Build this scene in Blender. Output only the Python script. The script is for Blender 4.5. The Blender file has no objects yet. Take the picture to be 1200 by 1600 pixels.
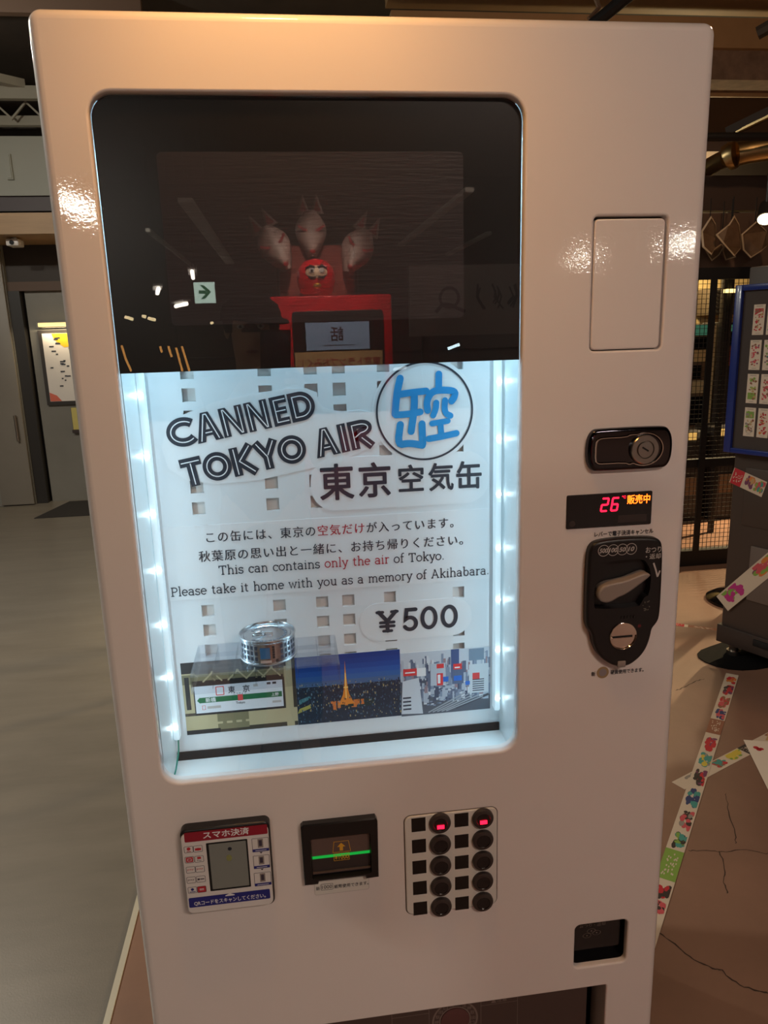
import bpy, bmesh, math, random
from mathutils import Matrix, Vector
random.seed(7)
SC = bpy.context.scene
COL = SC.collection

# ------------------------------------------------------------------ camera, world, exposure
CAM = Vector((-0.1424, -0.9443, 1.4712))
RX = Vector((0.99106697, -0.12992497, -0.03009614))      # camera right
RD = Vector((-0.05902888, -0.22498274, -0.97257306))     # camera down
RF = Vector((0.11959041, 0.96566157, -0.23064228))       # camera forward
FPX = 1158.0                                             # focal length for a 1200 x 1600 frame
cd = bpy.data.cameras.new('camera'); cam = bpy.data.objects.new('camera', cd); COL.objects.link(cam)
cam.matrix_world = Matrix(((RX.x, -RD.x, -RF.x, CAM.x), (RX.y, -RD.y, -RF.y, CAM.y), (RX.z, -RD.z, -RF.z, CAM.z), (0, 0, 0, 1)))
cd.sensor_fit = 'AUTO'; cd.sensor_width = 36; cd.lens = FPX / 1600 * 36; cd.clip_start = 0.02
SC.camera = cam
SC.view_settings.view_transform = 'Standard'; SC.view_settings.look = 'None'
SC.cycles.transparent_max_bounces = 40; SC.cycles.max_bounces = 14
SC.view_settings.exposure = 0.0; SC.view_settings.gamma = 1.0; SC.view_settings.use_curve_mapping = False
W = bpy.data.worlds.new('world'); SC.world = W; W.use_nodes = True
W.node_tree.nodes['Background'].inputs[0].default_value = (1.0, 0.80, 0.62, 1); W.node_tree.nodes['Background'].inputs[1].default_value = 0.02
SPOT_OVER = 12.5        # warm spotlight above the machine
TUBE_W = 1.0            # factor on the room's tube lamps
LED_W = 0.74             # factor on the strips and the added top fill inside the machine
RED_W = 1.0             # factor on the lamp over the red machine

def ray(u, v):
    return (RX * ((u - 600) / FPX) + RD * ((v - 800) / FPX) + RF)
def at(u, v, Y=0.0):                       # photo pixel -> point on the plane y = Y
    d = ray(u, v); t = (Y - CAM.y) / d.y; p = CAM + d * t
    return (p.x, p.z)
def atz(u, v, Z=0.0):                      # photo pixel -> point on the plane z = Z
    d = ray(u, v); t = (Z - CAM.z) / d.z; p = CAM + d * t
    return (p.x, p.y)
def zs(x0, y0, s, pts, Y=0.0):
    return [at(x0 + a / s, y0 + b / s, Y) for a, b in pts]

# ------------------------------------------------------------------ materials
def lin(c):
    return tuple(((x / 255) / 12.92 if x <= 10.3 else ((x / 255 + 0.055) / 1.055) ** 2.4) for x in c)
MATS = {}
def mat(name, rgb, rough=0.5, metal=0.0, spec=0.5, coat=0.0, emit=None, es=0.0, bump=None, vary=None, coat_rough=0.03, ior=1.5):
    if name in MATS: return MATS[name]
    m = bpy.data.materials.new(name); m.use_nodes = True; nt = m.node_tree; b = nt.nodes['Principled BSDF']
    c = lin(rgb)
    b.inputs['Base Color'].default_value = (*c, 1); b.inputs['Roughness'].default_value = rough; b.inputs['Metallic'].default_value = metal
    b.inputs['Specular IOR Level'].default_value = spec; b.inputs['Coat Weight'].default_value = coat; b.inputs['Coat Roughness'].default_value = coat_rough
    b.inputs['IOR'].default_value = ior
    if emit: b.inputs['Emission Color'].default_value = (*lin(emit), 1); b.inputs['Emission Strength'].default_value = es
    if bump or vary: tc = nt.nodes.new('ShaderNodeTexCoord')
    if vary:                               # (scale, amount, stretch)
        n = nt.nodes.new('ShaderNodeTexNoise'); n.inputs['Scale'].default_value = vary[0]; n.inputs['Detail'].default_value = 6; n.inputs['Roughness'].default_value = 0.62
        mp = nt.nodes.new('ShaderNodeMapping'); mp.inputs['Scale'].default_value = vary[2] if len(vary) > 2 else (1, 1, 1)
        nt.links.new(tc.outputs['Object'], mp.inputs[0]); nt.links.new(mp.outputs[0], n.inputs['Vector'])
        r = nt.nodes.new('ShaderNodeValToRGB'); a = vary[1]
        r.color_ramp.elements[0].position = 0.3; r.color_ramp.elements[1].position = 0.7
        r.color_ramp.elements[0].color = (*[x * (1 - a) for x in c], 1); r.color_ramp.elements[1].color = (*[min(1, x * (1 + a)) for x in c], 1)
        nt.links.new(n.outputs['Fac'], r.inputs[0]); nt.links.new(r.outputs[0], b.inputs['Base Color'])
    if bump:                               # (scale, strength, stretch, which)
        n = nt.nodes.new('ShaderNodeTexNoise'); n.inputs['Scale'].default_value = bump[0]; n.inputs['Detail'].default_value = 2
        mp = nt.nodes.new('ShaderNodeMapping'); mp.inputs['Scale'].default_value = bump[2] if len(bump) > 2 else (1, 1, 1)
        nt.links.new(tc.outputs['Object'], mp.inputs[0]); nt.links.new(mp.outputs[0], n.inputs['Vector'])
        bp = nt.nodes.new('ShaderNodeBump'); bp.inputs['Strength'].default_value = bump[1]; bp.inputs['Distance'].default_value = 0.001
        nt.links.new(n.outputs['Fac'], bp.inputs['Height'])
        if coat: nt.links.new(bp.outputs[0], b.inputs['Coat Normal'])
        if not coat or (len(bump) > 3 and bump[3]): nt.links.new(bp.outputs[0], b.inputs['Normal'])
    MATS[name] = m; return m
def glow(name, rgb, s):
    return mat(name, (10, 10, 10), 0.6, emit=rgb, es=s)
def pane_mat(name, f0, tint=(1, 1, 1), rough=0.0):
    m = bpy.data.materials.new(name); m.use_nodes = True; nt = m.node_tree; nt.nodes.remove(nt.nodes['Principled BSDF'])
    o = nt.nodes['Material Output']; t = nt.nodes.new('ShaderNodeBsdfTransparent'); g = nt.nodes.new('ShaderNodeBsdfGlossy'); x = nt.nodes.new('ShaderNodeMixShader')
    lw_ = nt.nodes.new('ShaderNodeLayerWeight'); lw_.inputs['Blend'].default_value = 0.5
    p = nt.nodes.new('ShaderNodeMath'); p.operation = 'POWER'; p.inputs[1].default_value = 5
    q = nt.nodes.new('ShaderNodeMath'); q.operation = 'MULTIPLY_ADD'; q.inputs[1].default_value = 1 - f0; q.inputs[2].default_value = f0
    t.inputs[0].default_value = (*tint, 1); g.inputs['Roughness'].default_value = rough
    nt.links.new(lw_.outputs['Facing'], p.inputs[0]); nt.links.new(p.outputs[0], q.inputs[0]); nt.links.new(q.outputs[0], x.inputs[0])
    nt.links.new(t.outputs[0], x.inputs[1]); nt.links.new(g.outputs[0], x.inputs[2]); nt.links.new(x.outputs[0], o.inputs[0])
    MATS[name] = m; return m

paint = mat('white_enamel', (236, 228, 224), 0.5, coat=0.9, bump=(260, 0.065), coat_rough=0.02)
paint_side = mat('white_side_enamel', (226, 222, 214), 0.4)
inner = mat('liner_white', (232, 238, 240), 0.35)
panelm = mat('panel_white', (226, 230, 233), 0.22)
holeback = mat('hole_backing', (216, 212, 208), 0.6)
stick = mat('sticker_film', (228, 230, 232), 0.3)
ink = mat('dark_ink', (44, 47, 58), 0.5)
inkr = mat('red_ink', (176, 38, 52), 0.5)
inkb = mat('blue_ink', (30, 140, 204), 0.5)
inkw = mat('white_ink', (235, 236, 238), 0.5)
inkg = mat('pale_grey_ink', (196, 190, 186), 0.5)
blackp = mat('black_plastic', (24, 22, 24), 0.35)
blackg = mat('black_gloss', (14, 13, 15), 0.12)
blackm = mat('black_matt', (12, 11, 12), 0.7)
film = mat('black_film', (16, 14, 16), 0.30, spec=0.4)
screenm = mat('dark_screen', (48, 45, 52), 0.40, spec=0.35, bump=(60, 0.28, (0.5, 1, 6)))
chrome = mat('chrome', (200, 198, 196), 0.08, 1.0)
dchrome = mat('dark_chrome', (70, 70, 76), 0.07, 1.0)
steel = mat('brushed_steel', (176, 168, 160), 0.28, 1.0)
silver = mat('tin_silver', (205, 208, 212), 0.24, 1.0)
greyp = mat('grey_plastic', (150, 140, 134), 0.4)
glass = pane_mat('window_glass', 0.045)
acryl = pane_mat('clear_acrylic', 0.06, (0.95, 0.965, 0.985))
ledw = glow('led_white', (215, 244, 255), 14)
ledbar = mat('led_tube', (235, 242, 245), 0.4, emit=(200, 235, 250), es=0.36)
redled = glow('red_led', (255, 20, 50), 4.0)
orled = glow('orange_led', (255, 96, 20), 5.0)
grled = glow('green_led', (20, 190, 70), 0.7)
amber = mat('amber_ink', (196, 140, 40), 0.5, emit=(196, 130, 30), es=0.12)
white_p = mat('white_plastic', (226, 222, 220), 0.35)
maroon = mat('maroon_print', (150, 24, 46), 0.4)
navy = mat('navy_print', (34, 40, 128), 0.4)
smoke = mat('smoked_plastic', (78, 62, 58), 0.35)

# ------------------------------------------------------------------ mesh builder
class MB:
    def __init__(s, M=None):
        s.v = []; s.f = []; s.m = []; s.mats = []; s.M = M
        s.cur = 0; s.lay = 0
    def use(s, m):
        if m not in s.mats: s.mats.append(m)
        s.cur = s.mats.index(m); return s
    def add(s, vs, fs):
        o = len(s.v)
        for p in vs:
            p = Vector(p); s.v.append(s.M @ p if s.M else p)
        for f in fs: s.f.append([i + o for i in f]); s.m.append(s.cur)
        return s
    def box(s, x0, x1, y0, y1, z0, z1):
        return s.add([(x, y, z) for x in (x0, x1) for y in (y0, y1) for z in (z0, z1)],
                     [(0, 1, 3, 2), (4, 6, 7, 5), (0, 4, 5, 1), (2, 3, 7, 6), (0, 2, 6, 4), (1, 5, 7, 3)])
    def rbox(s, x0, x1, y0, y1, z0, z1, r=0.004, seg=2):
        bm = bmesh.new(); bmesh.ops.create_cube(bm, size=1)
        for v in bm.verts: v.co = Vector(((x0 + x1) / 2 + v.co.x * (x1 - x0), (y0 + y1) / 2 + v.co.y * (y1 - y0), (z0 + z1) / 2 + v.co.z * (z1 - z0)))
        bmesh.ops.bevel(bm, geom=bm.edges[:], offset=r, segments=seg, affect='EDGES', profile=0.5)
        return s.bm(bm)
    def bm(s, bm):
        bm.verts.ensure_lookup_table(); bm.verts.index_update()
        s.add([v.co.copy() for v in bm.verts], [[v.index for v in f.verts] for f in bm.faces]); bm.free(); return s
    def poly(s, loop, y):                  # flat polygon in xz
        return s.fill([loop], y)
    def fill(s, loops, y):
        bm = bmesh.new(); es = []
        for L in loops:
            vs = [bm.verts.new((p[0], y, p[1])) for p in L]
            for i in range(len(vs)): es.append(bm.edges.new((vs[i], vs[(i + 1) % len(vs)])))
        bmesh.ops.triangle_fill(bm, use_beauty=True, use_dissolve=False, edges=es)
        for f in bm.faces:
            f.normal_update()
            if f.normal.y > 0: f.normal_flip()
        return s.bm(bm)
    def wall(s, rings, closed=True):       # rings: list of lists of 3-D points
        n = len(rings[0]); vs = [p for r in rings for p in r]; fs = []
        for k in range(len(rings) - 1):
            for i in range(n if closed else n - 1):
                j = (i + 1) % n; fs.append((k * n + i, k * n + j, (k + 1) * n + j, (k + 1) * n + i))
        return s.add(vs, fs)
    def prism(s, loop, y0, y1, bev=0.0, back=True):   # loop in xz, front at y0 (smaller), bevelled front rim
        if bev > 0:
            ins = inset(loop, bev)
            s.fill([ins], y0); k = [(0.0, 1.0), (0.3, 0.7), (0.62, 0.38), (1.0, 0.0)]
            import math as _m
            rings = []
            for q in range(5):
                a = q / 4 * _m.pi / 2; o = bev * (1 - _m.sin(a)); yy = y0 + bev * (1 - _m.cos(a))
                L = inset(loop, o); rings.append([(p[0], yy, p[1]) for p in L])
            rings.append([(p[0], y1, p[1]) for p in loop]); s.wall(rings)
        else:
            s.fill([loop], y0); s.wall([[(p[0], y0, p[1]) for p in loop], [(p[0], y1, p[1]) for p in loop]])
        if back: s.fill([loop], y1)
        return s
    def cyl(s, p0, p1, r0, r1=None, n=24, caps=True):
        p0 = Vector(p0); p1 = Vector(p1); r1 = r0 if r1 is None else r1
        d = (p1 - p0).normalized(); a = d.orthogonal().normalized(); b = d.cross(a)
        R = [[p + (a * math.cos(t) + b * math.sin(t)) * r for t in [2 * math.pi * i / n for i in range(n)]] for p, r in ((p0, r0), (p1, r1))]
        s.wall(R)
        if caps: s.add(R[0], [list(range(n))]); s.add(R[1], [list(range(n))])
        return s
    def lathe(s, prof, c, axis='z', n=48):
        rings = []
        for r, h in prof:
            ring = []
            for i in range(n):
                t = 2 * math.pi * i / n; a, b = r * math.cos(t), r * math.sin(t)
                ring.append((c[0] + a, c[1] + b, c[2] + h) if axis == 'z' else ((c[0] + a, c[1] + h, c[2] + b) if axis == 'y' else (c[0] + h, c[1] + a, c[2] + b)))
            rings.append(ring)
        return s.wall(rings)
    def tube(s, pts, r, n=10):
        pts = [Vector(p) for p in pts]; rings = []
        up = None
        for i, p in enumerate(pts):
            d = (pts[min(i + 1, len(pts) - 1)] - pts[max(i - 1, 0)]).normalized()
            a = d.orthogonal().normalized() if up is None else (up - d * up.dot(d)).normalized()
            up = a; b = d.cross(a); rr_ = r[i] if isinstance(r, (list, tuple)) else r
            rings.append([p + (a * math.cos(t) + b * math.sin(t)) * rr_ for t in [2 * math.pi * k / n for k in range(n)]])
        s.wall(rings); s.add(rings[0], [list(range(n))]); s.add(rings[-1], [list(range(n))]); return s
    def disc(s, cx, cz, r, y, r2=None, n=32, sz=1.0):
        o = [(cx + r * math.cos(2 * math.pi * i / n), cz + sz * r * math.sin(2 * math.pi * i / n)) for i in range(n)]
        if r2 is None: return s.fill([o], y)
        i_ = [(cx + r2 * math.cos(2 * math.pi * i / n), cz + sz * r2 * math.sin(2 * math.pi * i / n)) for i in range(n)]
        return s.wall([[(p[0], y, p[1]) for p in o], [(p[0], y, p[1]) for p in i_]])
    def rect(s, x0, x1, z0, z1, y):
        s.lay = (s.lay + 1) % 40; y -= s.lay * 1.5e-6
        return s.add([(x0, y, z0), (x1, y, z0), (x1, y, z1), (x0, y, z1)], [(0, 1, 2, 3)])
    def frame(s, loop, w, y):              # thin flat outline just inside a loop
        return s.wall([[(p[0], y, p[1]) for p in loop], [(p[0], y, p[1]) for p in inset(loop, w)]])
    def ribbon(s, pts, w, y, rnd=False, closed=False):   # flat mitred stroke in xz
        s.lay = (s.lay + 1) % 12; y -= s.lay * 1.5e-5
        P = [Vector((p[0], p[1])) for p in pts]; n = len(P); Lf = []; Rt = []
        for i in range(n):
            a = P[i] - P[i - 1] if (i > 0 or closed) else P[1] - P[0]
            b = P[(i + 1) % n] - P[i] if (i < n - 1 or closed) else P[-1] - P[-2]
            a = a.normalized(); b = b.normalized(); t = (a + b)
            t = a if t.length < 1e-6 else t.normalized()
            nn = Vector((-t.y, t.x)); k = max(0.45, nn.dot(Vector((-a.y, a.x)))); o = nn * (w / 2 / k)
            Lf.append(P[i] + o); Rt.append(P[i] - o)
        vs = [(p.x, y, p.y) for p in Lf] + [(p.x, y, p.y) for p in Rt]; m = n if closed else n - 1
        s.add(vs, [(i, (i + 1) % n, n + (i + 1) % n, n + i) for i in range(m)])
        if rnd and not closed:
            for q_, p in enumerate((P[0], P[-1])): s.disc(p.x, p.y, w / 2, y - 4e-6 * (q_ + 1), n=14)
        return s
    def text(s, body, x0, x1, zc, y, h=None, bold=0.0, shear=0.0, maxw=None):
        vs, fs = glyphs(body, 0, shear); bold *= .8
        xs = [p[0] for p in vs]; ys = [p[1] for p in vs]; a, b, c, d = min(xs), max(xs), min(ys), max(ys)
        kx = (x1 - x0) / (b - a); kz = kx if h is None else h / (d - c)
        for q, (ox, oz) in enumerate([(0, 0)] if not bold else [(0, 0)] + [(bold * math.cos(t), bold * math.sin(t)) for t in [math.pi / 4 * k for k in range(8)]]):
            s.add([(x0 + (p[0] - a + ox) * kx, y - q * 8e-6, zc + (p[1] - (c + d) / 2 + oz) * kz) for p in vs], fs)
        return s

TXT = {}
def glyphs(body, bold, shear):
    k = (body, bold, shear)
    if k in TXT: return TXT[k]
    c = bpy.data.curves.new('glyph', 'FONT'); c.body = body; c.size = 1; c.offset = bold; c.shear = shear; c.resolution_u = 3
    o = bpy.data.objects.new('glyph', c); COL.objects.link(o); bpy.context.view_layer.update()
    me = bpy.data.meshes.new_from_object(o.evaluated_get(bpy.context.evaluated_depsgraph_get()))
    r = ([(v.co.x, v.co.y) for v in me.vertices], [list(p.vertices) for p in me.polygons])
    bpy.data.objects.remove(o); bpy.data.curves.remove(c); bpy.data.meshes.remove(me)
    TXT[k] = r; return r
def inset(loop, d):
    n = len(loop); A = sum(loop[i][0] * loop[(i + 1) % n][1] - loop[(i + 1) % n][0] * loop[i][1] for i in range(n)); sg = 1 if A > 0 else -1
    out = []
    for i in range(n):
        p = Vector(loop[i]); a = (p - Vector(loop[i - 1])).normalized(); b = (Vector(loop[(i + 1) % n]) - p).normalized()
        na = Vector((-a.y, a.x)) * sg; nb = Vector((-b.y, b.x)) * sg; m = na + nb
        m = na if m.length < 1e-6 else m.normalized(); k = max(0.5, m.dot(na)); q = p + m * (d / k); out.append((q.x, q.y))
    return out
def rr(x0, x1, z0, z1, r, n=6):
    L = []
    for cx, cz, a0 in ((x1 - r, z0 + r, -90), (x1 - r, z1 - r, 0), (x0 + r, z1 - r, 90), (x0 + r, z0 + r, 180)):
        for k in range(n + 1):
            a = math.radians(a0 + 90 * k / n); L.append((cx + r * math.cos(a), cz + r * math.sin(a)))
    return L
def chaikin(L, it=2):
    for _ in range(it):
        o = []
        for i in range(len(L)):
            a, b = Vector(L[i]), Vector(L[(i + 1) % len(L)]); o += [tuple(a * .75 + b * .25), tuple(a * .25 + b * .75)]
        L = o
    return L
def chk_open(L, it=2):
    for _ in range(it):
        o = [L[0]]
        for i in range(len(L) - 1):
            a, b = Vector(L[i]), Vector(L[i + 1]); o += [tuple(a * .75 + b * .25), tuple(a * .25 + b * .75)]
        L = o + [L[-1]]
    return L

# ------------------------------------------------------------------ objects
def tag(o, label=None, cat=None, group=None, kind=None):
    if label: o['label'] = label
    if cat: o['category'] = cat
    if group: o['group'] = group
    if kind: o['kind'] = kind
    return o
def thing(name, loc, label, cat, group=None):
    o = bpy.data.objects.new(name, None); o.empty_display_size = 0.05; COL.objects.link(o); o.location = loc
    return tag(o, label, cat, group)
def wloc(o):
    p = Vector((0, 0, 0))
    while o is not None: p += o.location; o = o.parent
    return p
def obj(name, mb, m=None, parent=None, label=None, cat=None, group=None, kind=None, smooth=35, recalc=True):
    if m is not None and not mb.mats: mb.mats = [m]
    if parent is None:
        xs = [v.x for v in mb.v]; ys = [v.y for v in mb.v]; z0 = [v.z for v in mb.v]
        off = Vector(((min(xs) + max(xs)) / 2, (min(ys) + max(ys)) / 2, min(z0)))
    else: off = wloc(parent)
    me = bpy.data.meshes.new(name); me.from_pydata([tuple(v - off) for v in mb.v], [], mb.f)
    for x in mb.mats: me.materials.append(x)
    if len(mb.mats) > 1: me.polygons.foreach_set('material_index', mb.m)
    if recalc:
        bm = bmesh.new(); bm.from_mesh(me); bmesh.ops.recalc_face_normals(bm, faces=bm.faces[:]); bm.to_mesh(me); bm.free()
    if smooth:
        me.polygons.foreach_set('use_smooth', [True] * len(me.polygons)); me.set_sharp_from_angle(angle=math.radians(smooth))
    me.update()
    o = bpy.data.objects.new(name, me); COL.objects.link(o)
    if parent is None: o.location = off
    else: o.parent = parent
    return tag(o, label, cat, group, kind)
def struct(name, mb, m=None, **k): return obj(name, mb, m, kind='structure', **k)
def copy_tree(o, parent=None):
    c = o.copy(); COL.objects.link(c)
    if parent is not None: c.parent = parent
    for ch in list(o.children): copy_tree(ch, c)
    return c
def light(name, kind, loc, energy, color, target=None, parent=None, **k):
    d = bpy.data.lights.new(name, kind); d.energy = energy; d.color = color
    for a, b in k.items(): setattr(d, a, b)
    o = bpy.data.objects.new(name, d); COL.objects.link(o)
    off = wloc(parent) if parent else Vector((0, 0, 0)); o.location = Vector(loc) - off
    if parent: o.parent = parent
    if target is not None: o.rotation_euler = (Vector(target) - Vector(loc)).to_track_quat('-Z', 'Y').to_euler()
    return o

# ================================================================== the room
concrete = mat('concrete_floor', (138, 104, 86), 0.42, spec=0.35, vary=(2.2, 0.16), bump=(60, 0.05))
vinyl = mat('dark_vinyl_floor', (122, 114, 104), 0.36, spec=0.4, vary=(3.2, 0.12, (0.6, 2.6, 1)), bump=(240, 0.18))
wallgrey = mat('grey_wall', (134, 130, 122), 0.38, vary=(1.6, 0.10))
walldark = mat('dark_wall', (66, 58, 54), 0.6)
ceilm = mat('dark_ceiling', (62, 54, 48), 0.8, vary=(3, 0.2))
tan = mat('tan_beam', (160, 128, 92), 0.6, vary=(4, 0.1))
rough_c = mat('rough_concrete', (122, 100, 86), 0.9, vary=(9, 0.3), bump=(30, 0.6))
brownp = mat('brown_panel', (98, 76, 62), 0.55)
pale = mat('pale_panel', (176, 176, 166), 0.5)
pipeb = mat('black_steel', (24, 22, 22), 0.45)
wood = mat('wood_soffit', (176, 142, 106), 0.5, vary=(3, 0.15, (0.4, 4, 4)))

b = MB(); b.use(vinyl).add([(-6, -10, 0), (-0.623, -10, 0), (-0.623, 8.5, 0), (-6, 8.5, 0)], [(0, 1, 2, 3)])
b.use(concrete).add([(-0.623, -10, 0), (6.5, -10, 0), (6.5, 8.5, 0), (-0.623, 8.5, 0)], [(0, 1, 2, 3)])
struct('floor', b, smooth=0)
b = MB().box(-0.632, -0.617, -4, 6.4, 0, 0.004); struct('trim_1', b, mat('edge_strip', (196, 188, 170), 0.4), label='pale metal edge strip between dark vinyl and concrete floor')
struct('ceiling', MB().box(-6, 6.5, -10, 8.5, 3.6, 3.7), ceilm, smooth=0)
struct('wall_left', MB().box(-6.1, -6, -10, 8.5, 0, 3.6), walldark, smooth=0)
struct('wall_right', MB().box(6.5, 6.6, -10, 8.5, 0, 3.6), walldark, smooth=0)
struct('wall_back', MB().box(-0.3, 6.5, 8.5, 8.6, 0, 3.6), walldark, smooth=0)
struct('wall_front', MB().box(-6, 6.5, -10.1, -10, 0, 3.6), walldark, smooth=0)
# grey wall beyond the aisle on the left
b = MB(); b.use(wallgrey).box(-2.48, -0.3, 6.5, 6.6, 0, 1.97).box(-6, -2.60, 6.40, 6.5, 0, 2.43)
b.use(walldark).box(-2.60, -0.3, 6.46, 6.6, 2.05, 2.43)
b.use(brownp).box(-2.60, -0.3, 6.44, 6.6, 1.97, 2.05)
b.use(walldark).box(-6, -0.3, 6.5, 6.6, 2.43, 3.6)
struct('wall_back_left', b, smooth=0)
# door post and sliding grey door
d = MB().box(-2.60, -2.50, 6.42, 6.58, 0, 1.97); dr = struct('trim_2', d, mat('dark_jamb', (48, 44, 42), 0.4), smooth=0)
dm = MB().rbox(-2.90, -2.605, 6.36, 6.398, 0.01, 2.34, 0.006); door = struct('door_1', dm, mat('grey_door', (136, 128, 118), 0.42, vary=(1.3, 0.08)))
h = MB().cyl((-2.66, 6.33, 0.62), (-2.66, 6.33, 0.86), 0.012); h.cyl((-2.66, 6.36, 0.64), (-2.66, 6.33, 0.64), 0.008).cyl((-2.66, 6.36, 0.84), (-2.66, 6.33, 0.84), 0.008)
obj('door_handle', h, steel, door)
struct('baseboard_left', MB().box(-6, -2.95, 6.33, 6.398, 0, 0.36), mat('dark_plinth', (56, 50, 46), 0.5), smooth=0)
# bulkhead and soffit over the aisle
b = MB(); b.use(pale).box(-6, -0.9, 6.1, 6.45, 2.72, 3.18).box(-3.2, -2.62, 6.09, 6.1, 2.62, 2.70)
b.use(mat('purple_grey', (92, 82, 86), 0.5)).box(-6, -0.9, 6.12, 6.45, 2.60, 2.72)
b.use(pale).box(-6, -0.9, 6.08, 6.1, 2.715, 2.74)
struct('trim_3', b, smooth=0)
b = MB(); b.use(wood).box(-6, -0.9, 5.7, 6.4, 2.36, 2.40).box(-6, -0.9, 5.7, 5.74, 2.40, 2.52)
b.use(blackm).box(-5, -2.42, 5.69, 5.70, 2.455, 2.475)
struct('trim_4', b, smooth=0)
b = MB().box(-2.36, -2.31, 6.07, 6.10, 2.84, 3.04).box(-2.352, -2.318, 6.06, 6.075, 2.85, 3.03)
struct('trim_5', b, pale, smooth=0)
# ceiling joists and bracing
def beam(n, p0, p1, w, hgt, m):
    p0 = Vector(p0); p1 = Vector(p1); d = (p1 - p0).normalized(); s_ = d.cross(Vector((0, 0, 1))).normalized() * w / 2; u = Vector((0, 0, 1)) * hgt / 2
    R = [[p + s_ + u, p - s_ + u, p - s_ - u, p + s_ - u] for p in (p0, p1)]
    q = MB().wall(R).add(R[0], [(0, 1, 2, 3)]).add(R[1], [(0, 1, 2, 3)]); return struct(n, q, m, smooth=0)
joist = mat('pale_steel', (150, 144, 130), 0.45)
n = 6
for y, z, hh in ((5.6, 3.36, 0.09), (5.9, 3.24, 0.07), (4.4, 3.50, 0.10), (3.4, 3.52, 0.12), (2.4, 3.52, 0.12), (1.6, 3.52, 0.14)):
    beam('trim_%d' % n, (-6, y, z), (-0.9 if y > 4 else 0.7, y, z), 0.06, hh, joist if y > 5 else brownp); n += 1
for x0, x1 in ((-3.6, -2.0), (-4.2, -3.0)):
    beam('trim_%d' % n, (x0, 4.3, 3.46), (x1, 5.6, 3.42), 0.07, 0.06, joist); n += 1
for k in range(7):
    x = -3.6 + k * 0.24; beam('trim_%d' % n, (x, 5.75, 3.22), (x + 0.12, 5.75, 3.34), 0.02, 0.02, joist); n += 1
    beam('trim_%d' % n, (x + 0.12, 5.75, 3.34), (x + 0.24, 5.75, 3.22), 0.02, 0.02, joist); n += 1
# beams over the right-hand side
for (y0, y1, z0, z1, m_) in ((4.0, 4.26, 3.01, 3.18, rough_c), (3.96, 4.26, 3.18, 3.35, tan), (3.86, 4.2, 3.45, 3.6, tan), (5.4, 5.7, 2.9, 3.6, mat('grey_brown_fascia', (120, 104, 98), 0.7))):
    struct('trim_%d' % n, MB().box(0.6, 6.5, y0, y1, z0, z1), m_, smooth=0); n += 1
struct('trim_%d' % n, MB().box(0.6, 6.5, 4.255, 4.27, 2.985, 3.012), tan, smooth=0); n += 1
struct('trim_%d' % n, MB().box(2.0, 6.5, 3.60, 3.66, 2.16, 2.36), mat('umber_panel', (70, 54, 46), 0.6), smooth=0); n += 1
struct('trim_%d' % n, MB().box(2.0, 6.5, 3.50, 3.60, 1.78, 2.13), brownp, smooth=0); n += 1
# wall behind the mesh fence: a tan facade with dark pillars
b = MB(); fac = mat('tan_facade', (214, 184, 128), 0.7, vary=(4, 0.1)); b.use(fac).box(2.2, 6.5, 6.4, 6.5, 0.95, 2.3)
b.use(walldark).box(2.2, 6.5, 6.4, 6.5, 0, 0.95).box(2.2, 6.5, 6.4, 6.5, 2.3, 3.6)
struct('wall_courtyard', b, smooth=0)

# ================================================================== the vending machine
VL, VR = -0.400, 0.400
vm = thing('vending_machine', (0, 0.3, 0), 'tall white vending machine with lit window selling canned air', 'vending machine')
bo = rr(-0.4025, 0.4000, 0.07, 1.80, 0.008, 4)
b = MB(); b.wall([[(p[0], .064, p[1]) for p in bo], [(p[0], .62, p[1]) for p in bo]]); b.fill([bo], .62)
b.fill([bo, rr(-0.385, 0.385, 0.12, 1.78, 0.01, 3)], .064)
obj('cabinet_body', b, paint_side, vm, recalc=False)
for sx in (-0.34, 0.34):
    for sy in (0.12, 0.55):
        obj('foot', MB().cyl((sx, sy, 0), (sx, sy, 0.012), 0.035).cyl((sx, sy, 0.012), (sx, sy, 0.075), 0.016), steel, vm)
# door: flat face with openings, rounded rim, fillets round the openings
R0 = 0.012
outer = rr(VL, VR, 0.10, 1.830, 0.0155, 8)
win = rr(-0.3452, 0.1606, 0.876, 1.7468, 0.026, 8)
flap = rr(0.2510, 0.3490, 1.4440, 1.6095, 0.006, 5)
cret = rr(0.2588, 0.3462, 0.4745, 0.5555, 0.009, 5)
outl = rr(-0.330, 0.3146, 0.150, 0.4335, 0.002, 2)
b = MB(); holes = [win, flap, cret, outl]
fr = 0.003
b.fill([inset(outer, R0)] + [inset(h_, -fr) for h_ in holes], 0.0)
rings = []
for q in range(8):
    a = q / 7 * math.pi / 2; rings.append([(p[0], R0 * (1 - math.cos(a)), p[1]) for p in inset(outer, R0 * (1 - math.sin(a)))])
rings.append([(p[0], 0.060, p[1]) for p in outer]); b.wall(rings)
for h_, dep in ((win, 0.019), (flap, 0.016), (cret, 0.012), (outl, 0.06)):
    rings = []
    for q in range(5):
        a = q / 4 * math.pi / 2; rings.append([(p[0], fr * (1 - math.cos(a)), p[1]) for p in inset(h_, -fr * (1 - math.sin(a)))])
    rings.append([(p[0], dep, p[1]) for p in h_]); b.wall(rings)
obj('door', b, paint, vm, smooth=50)
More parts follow.
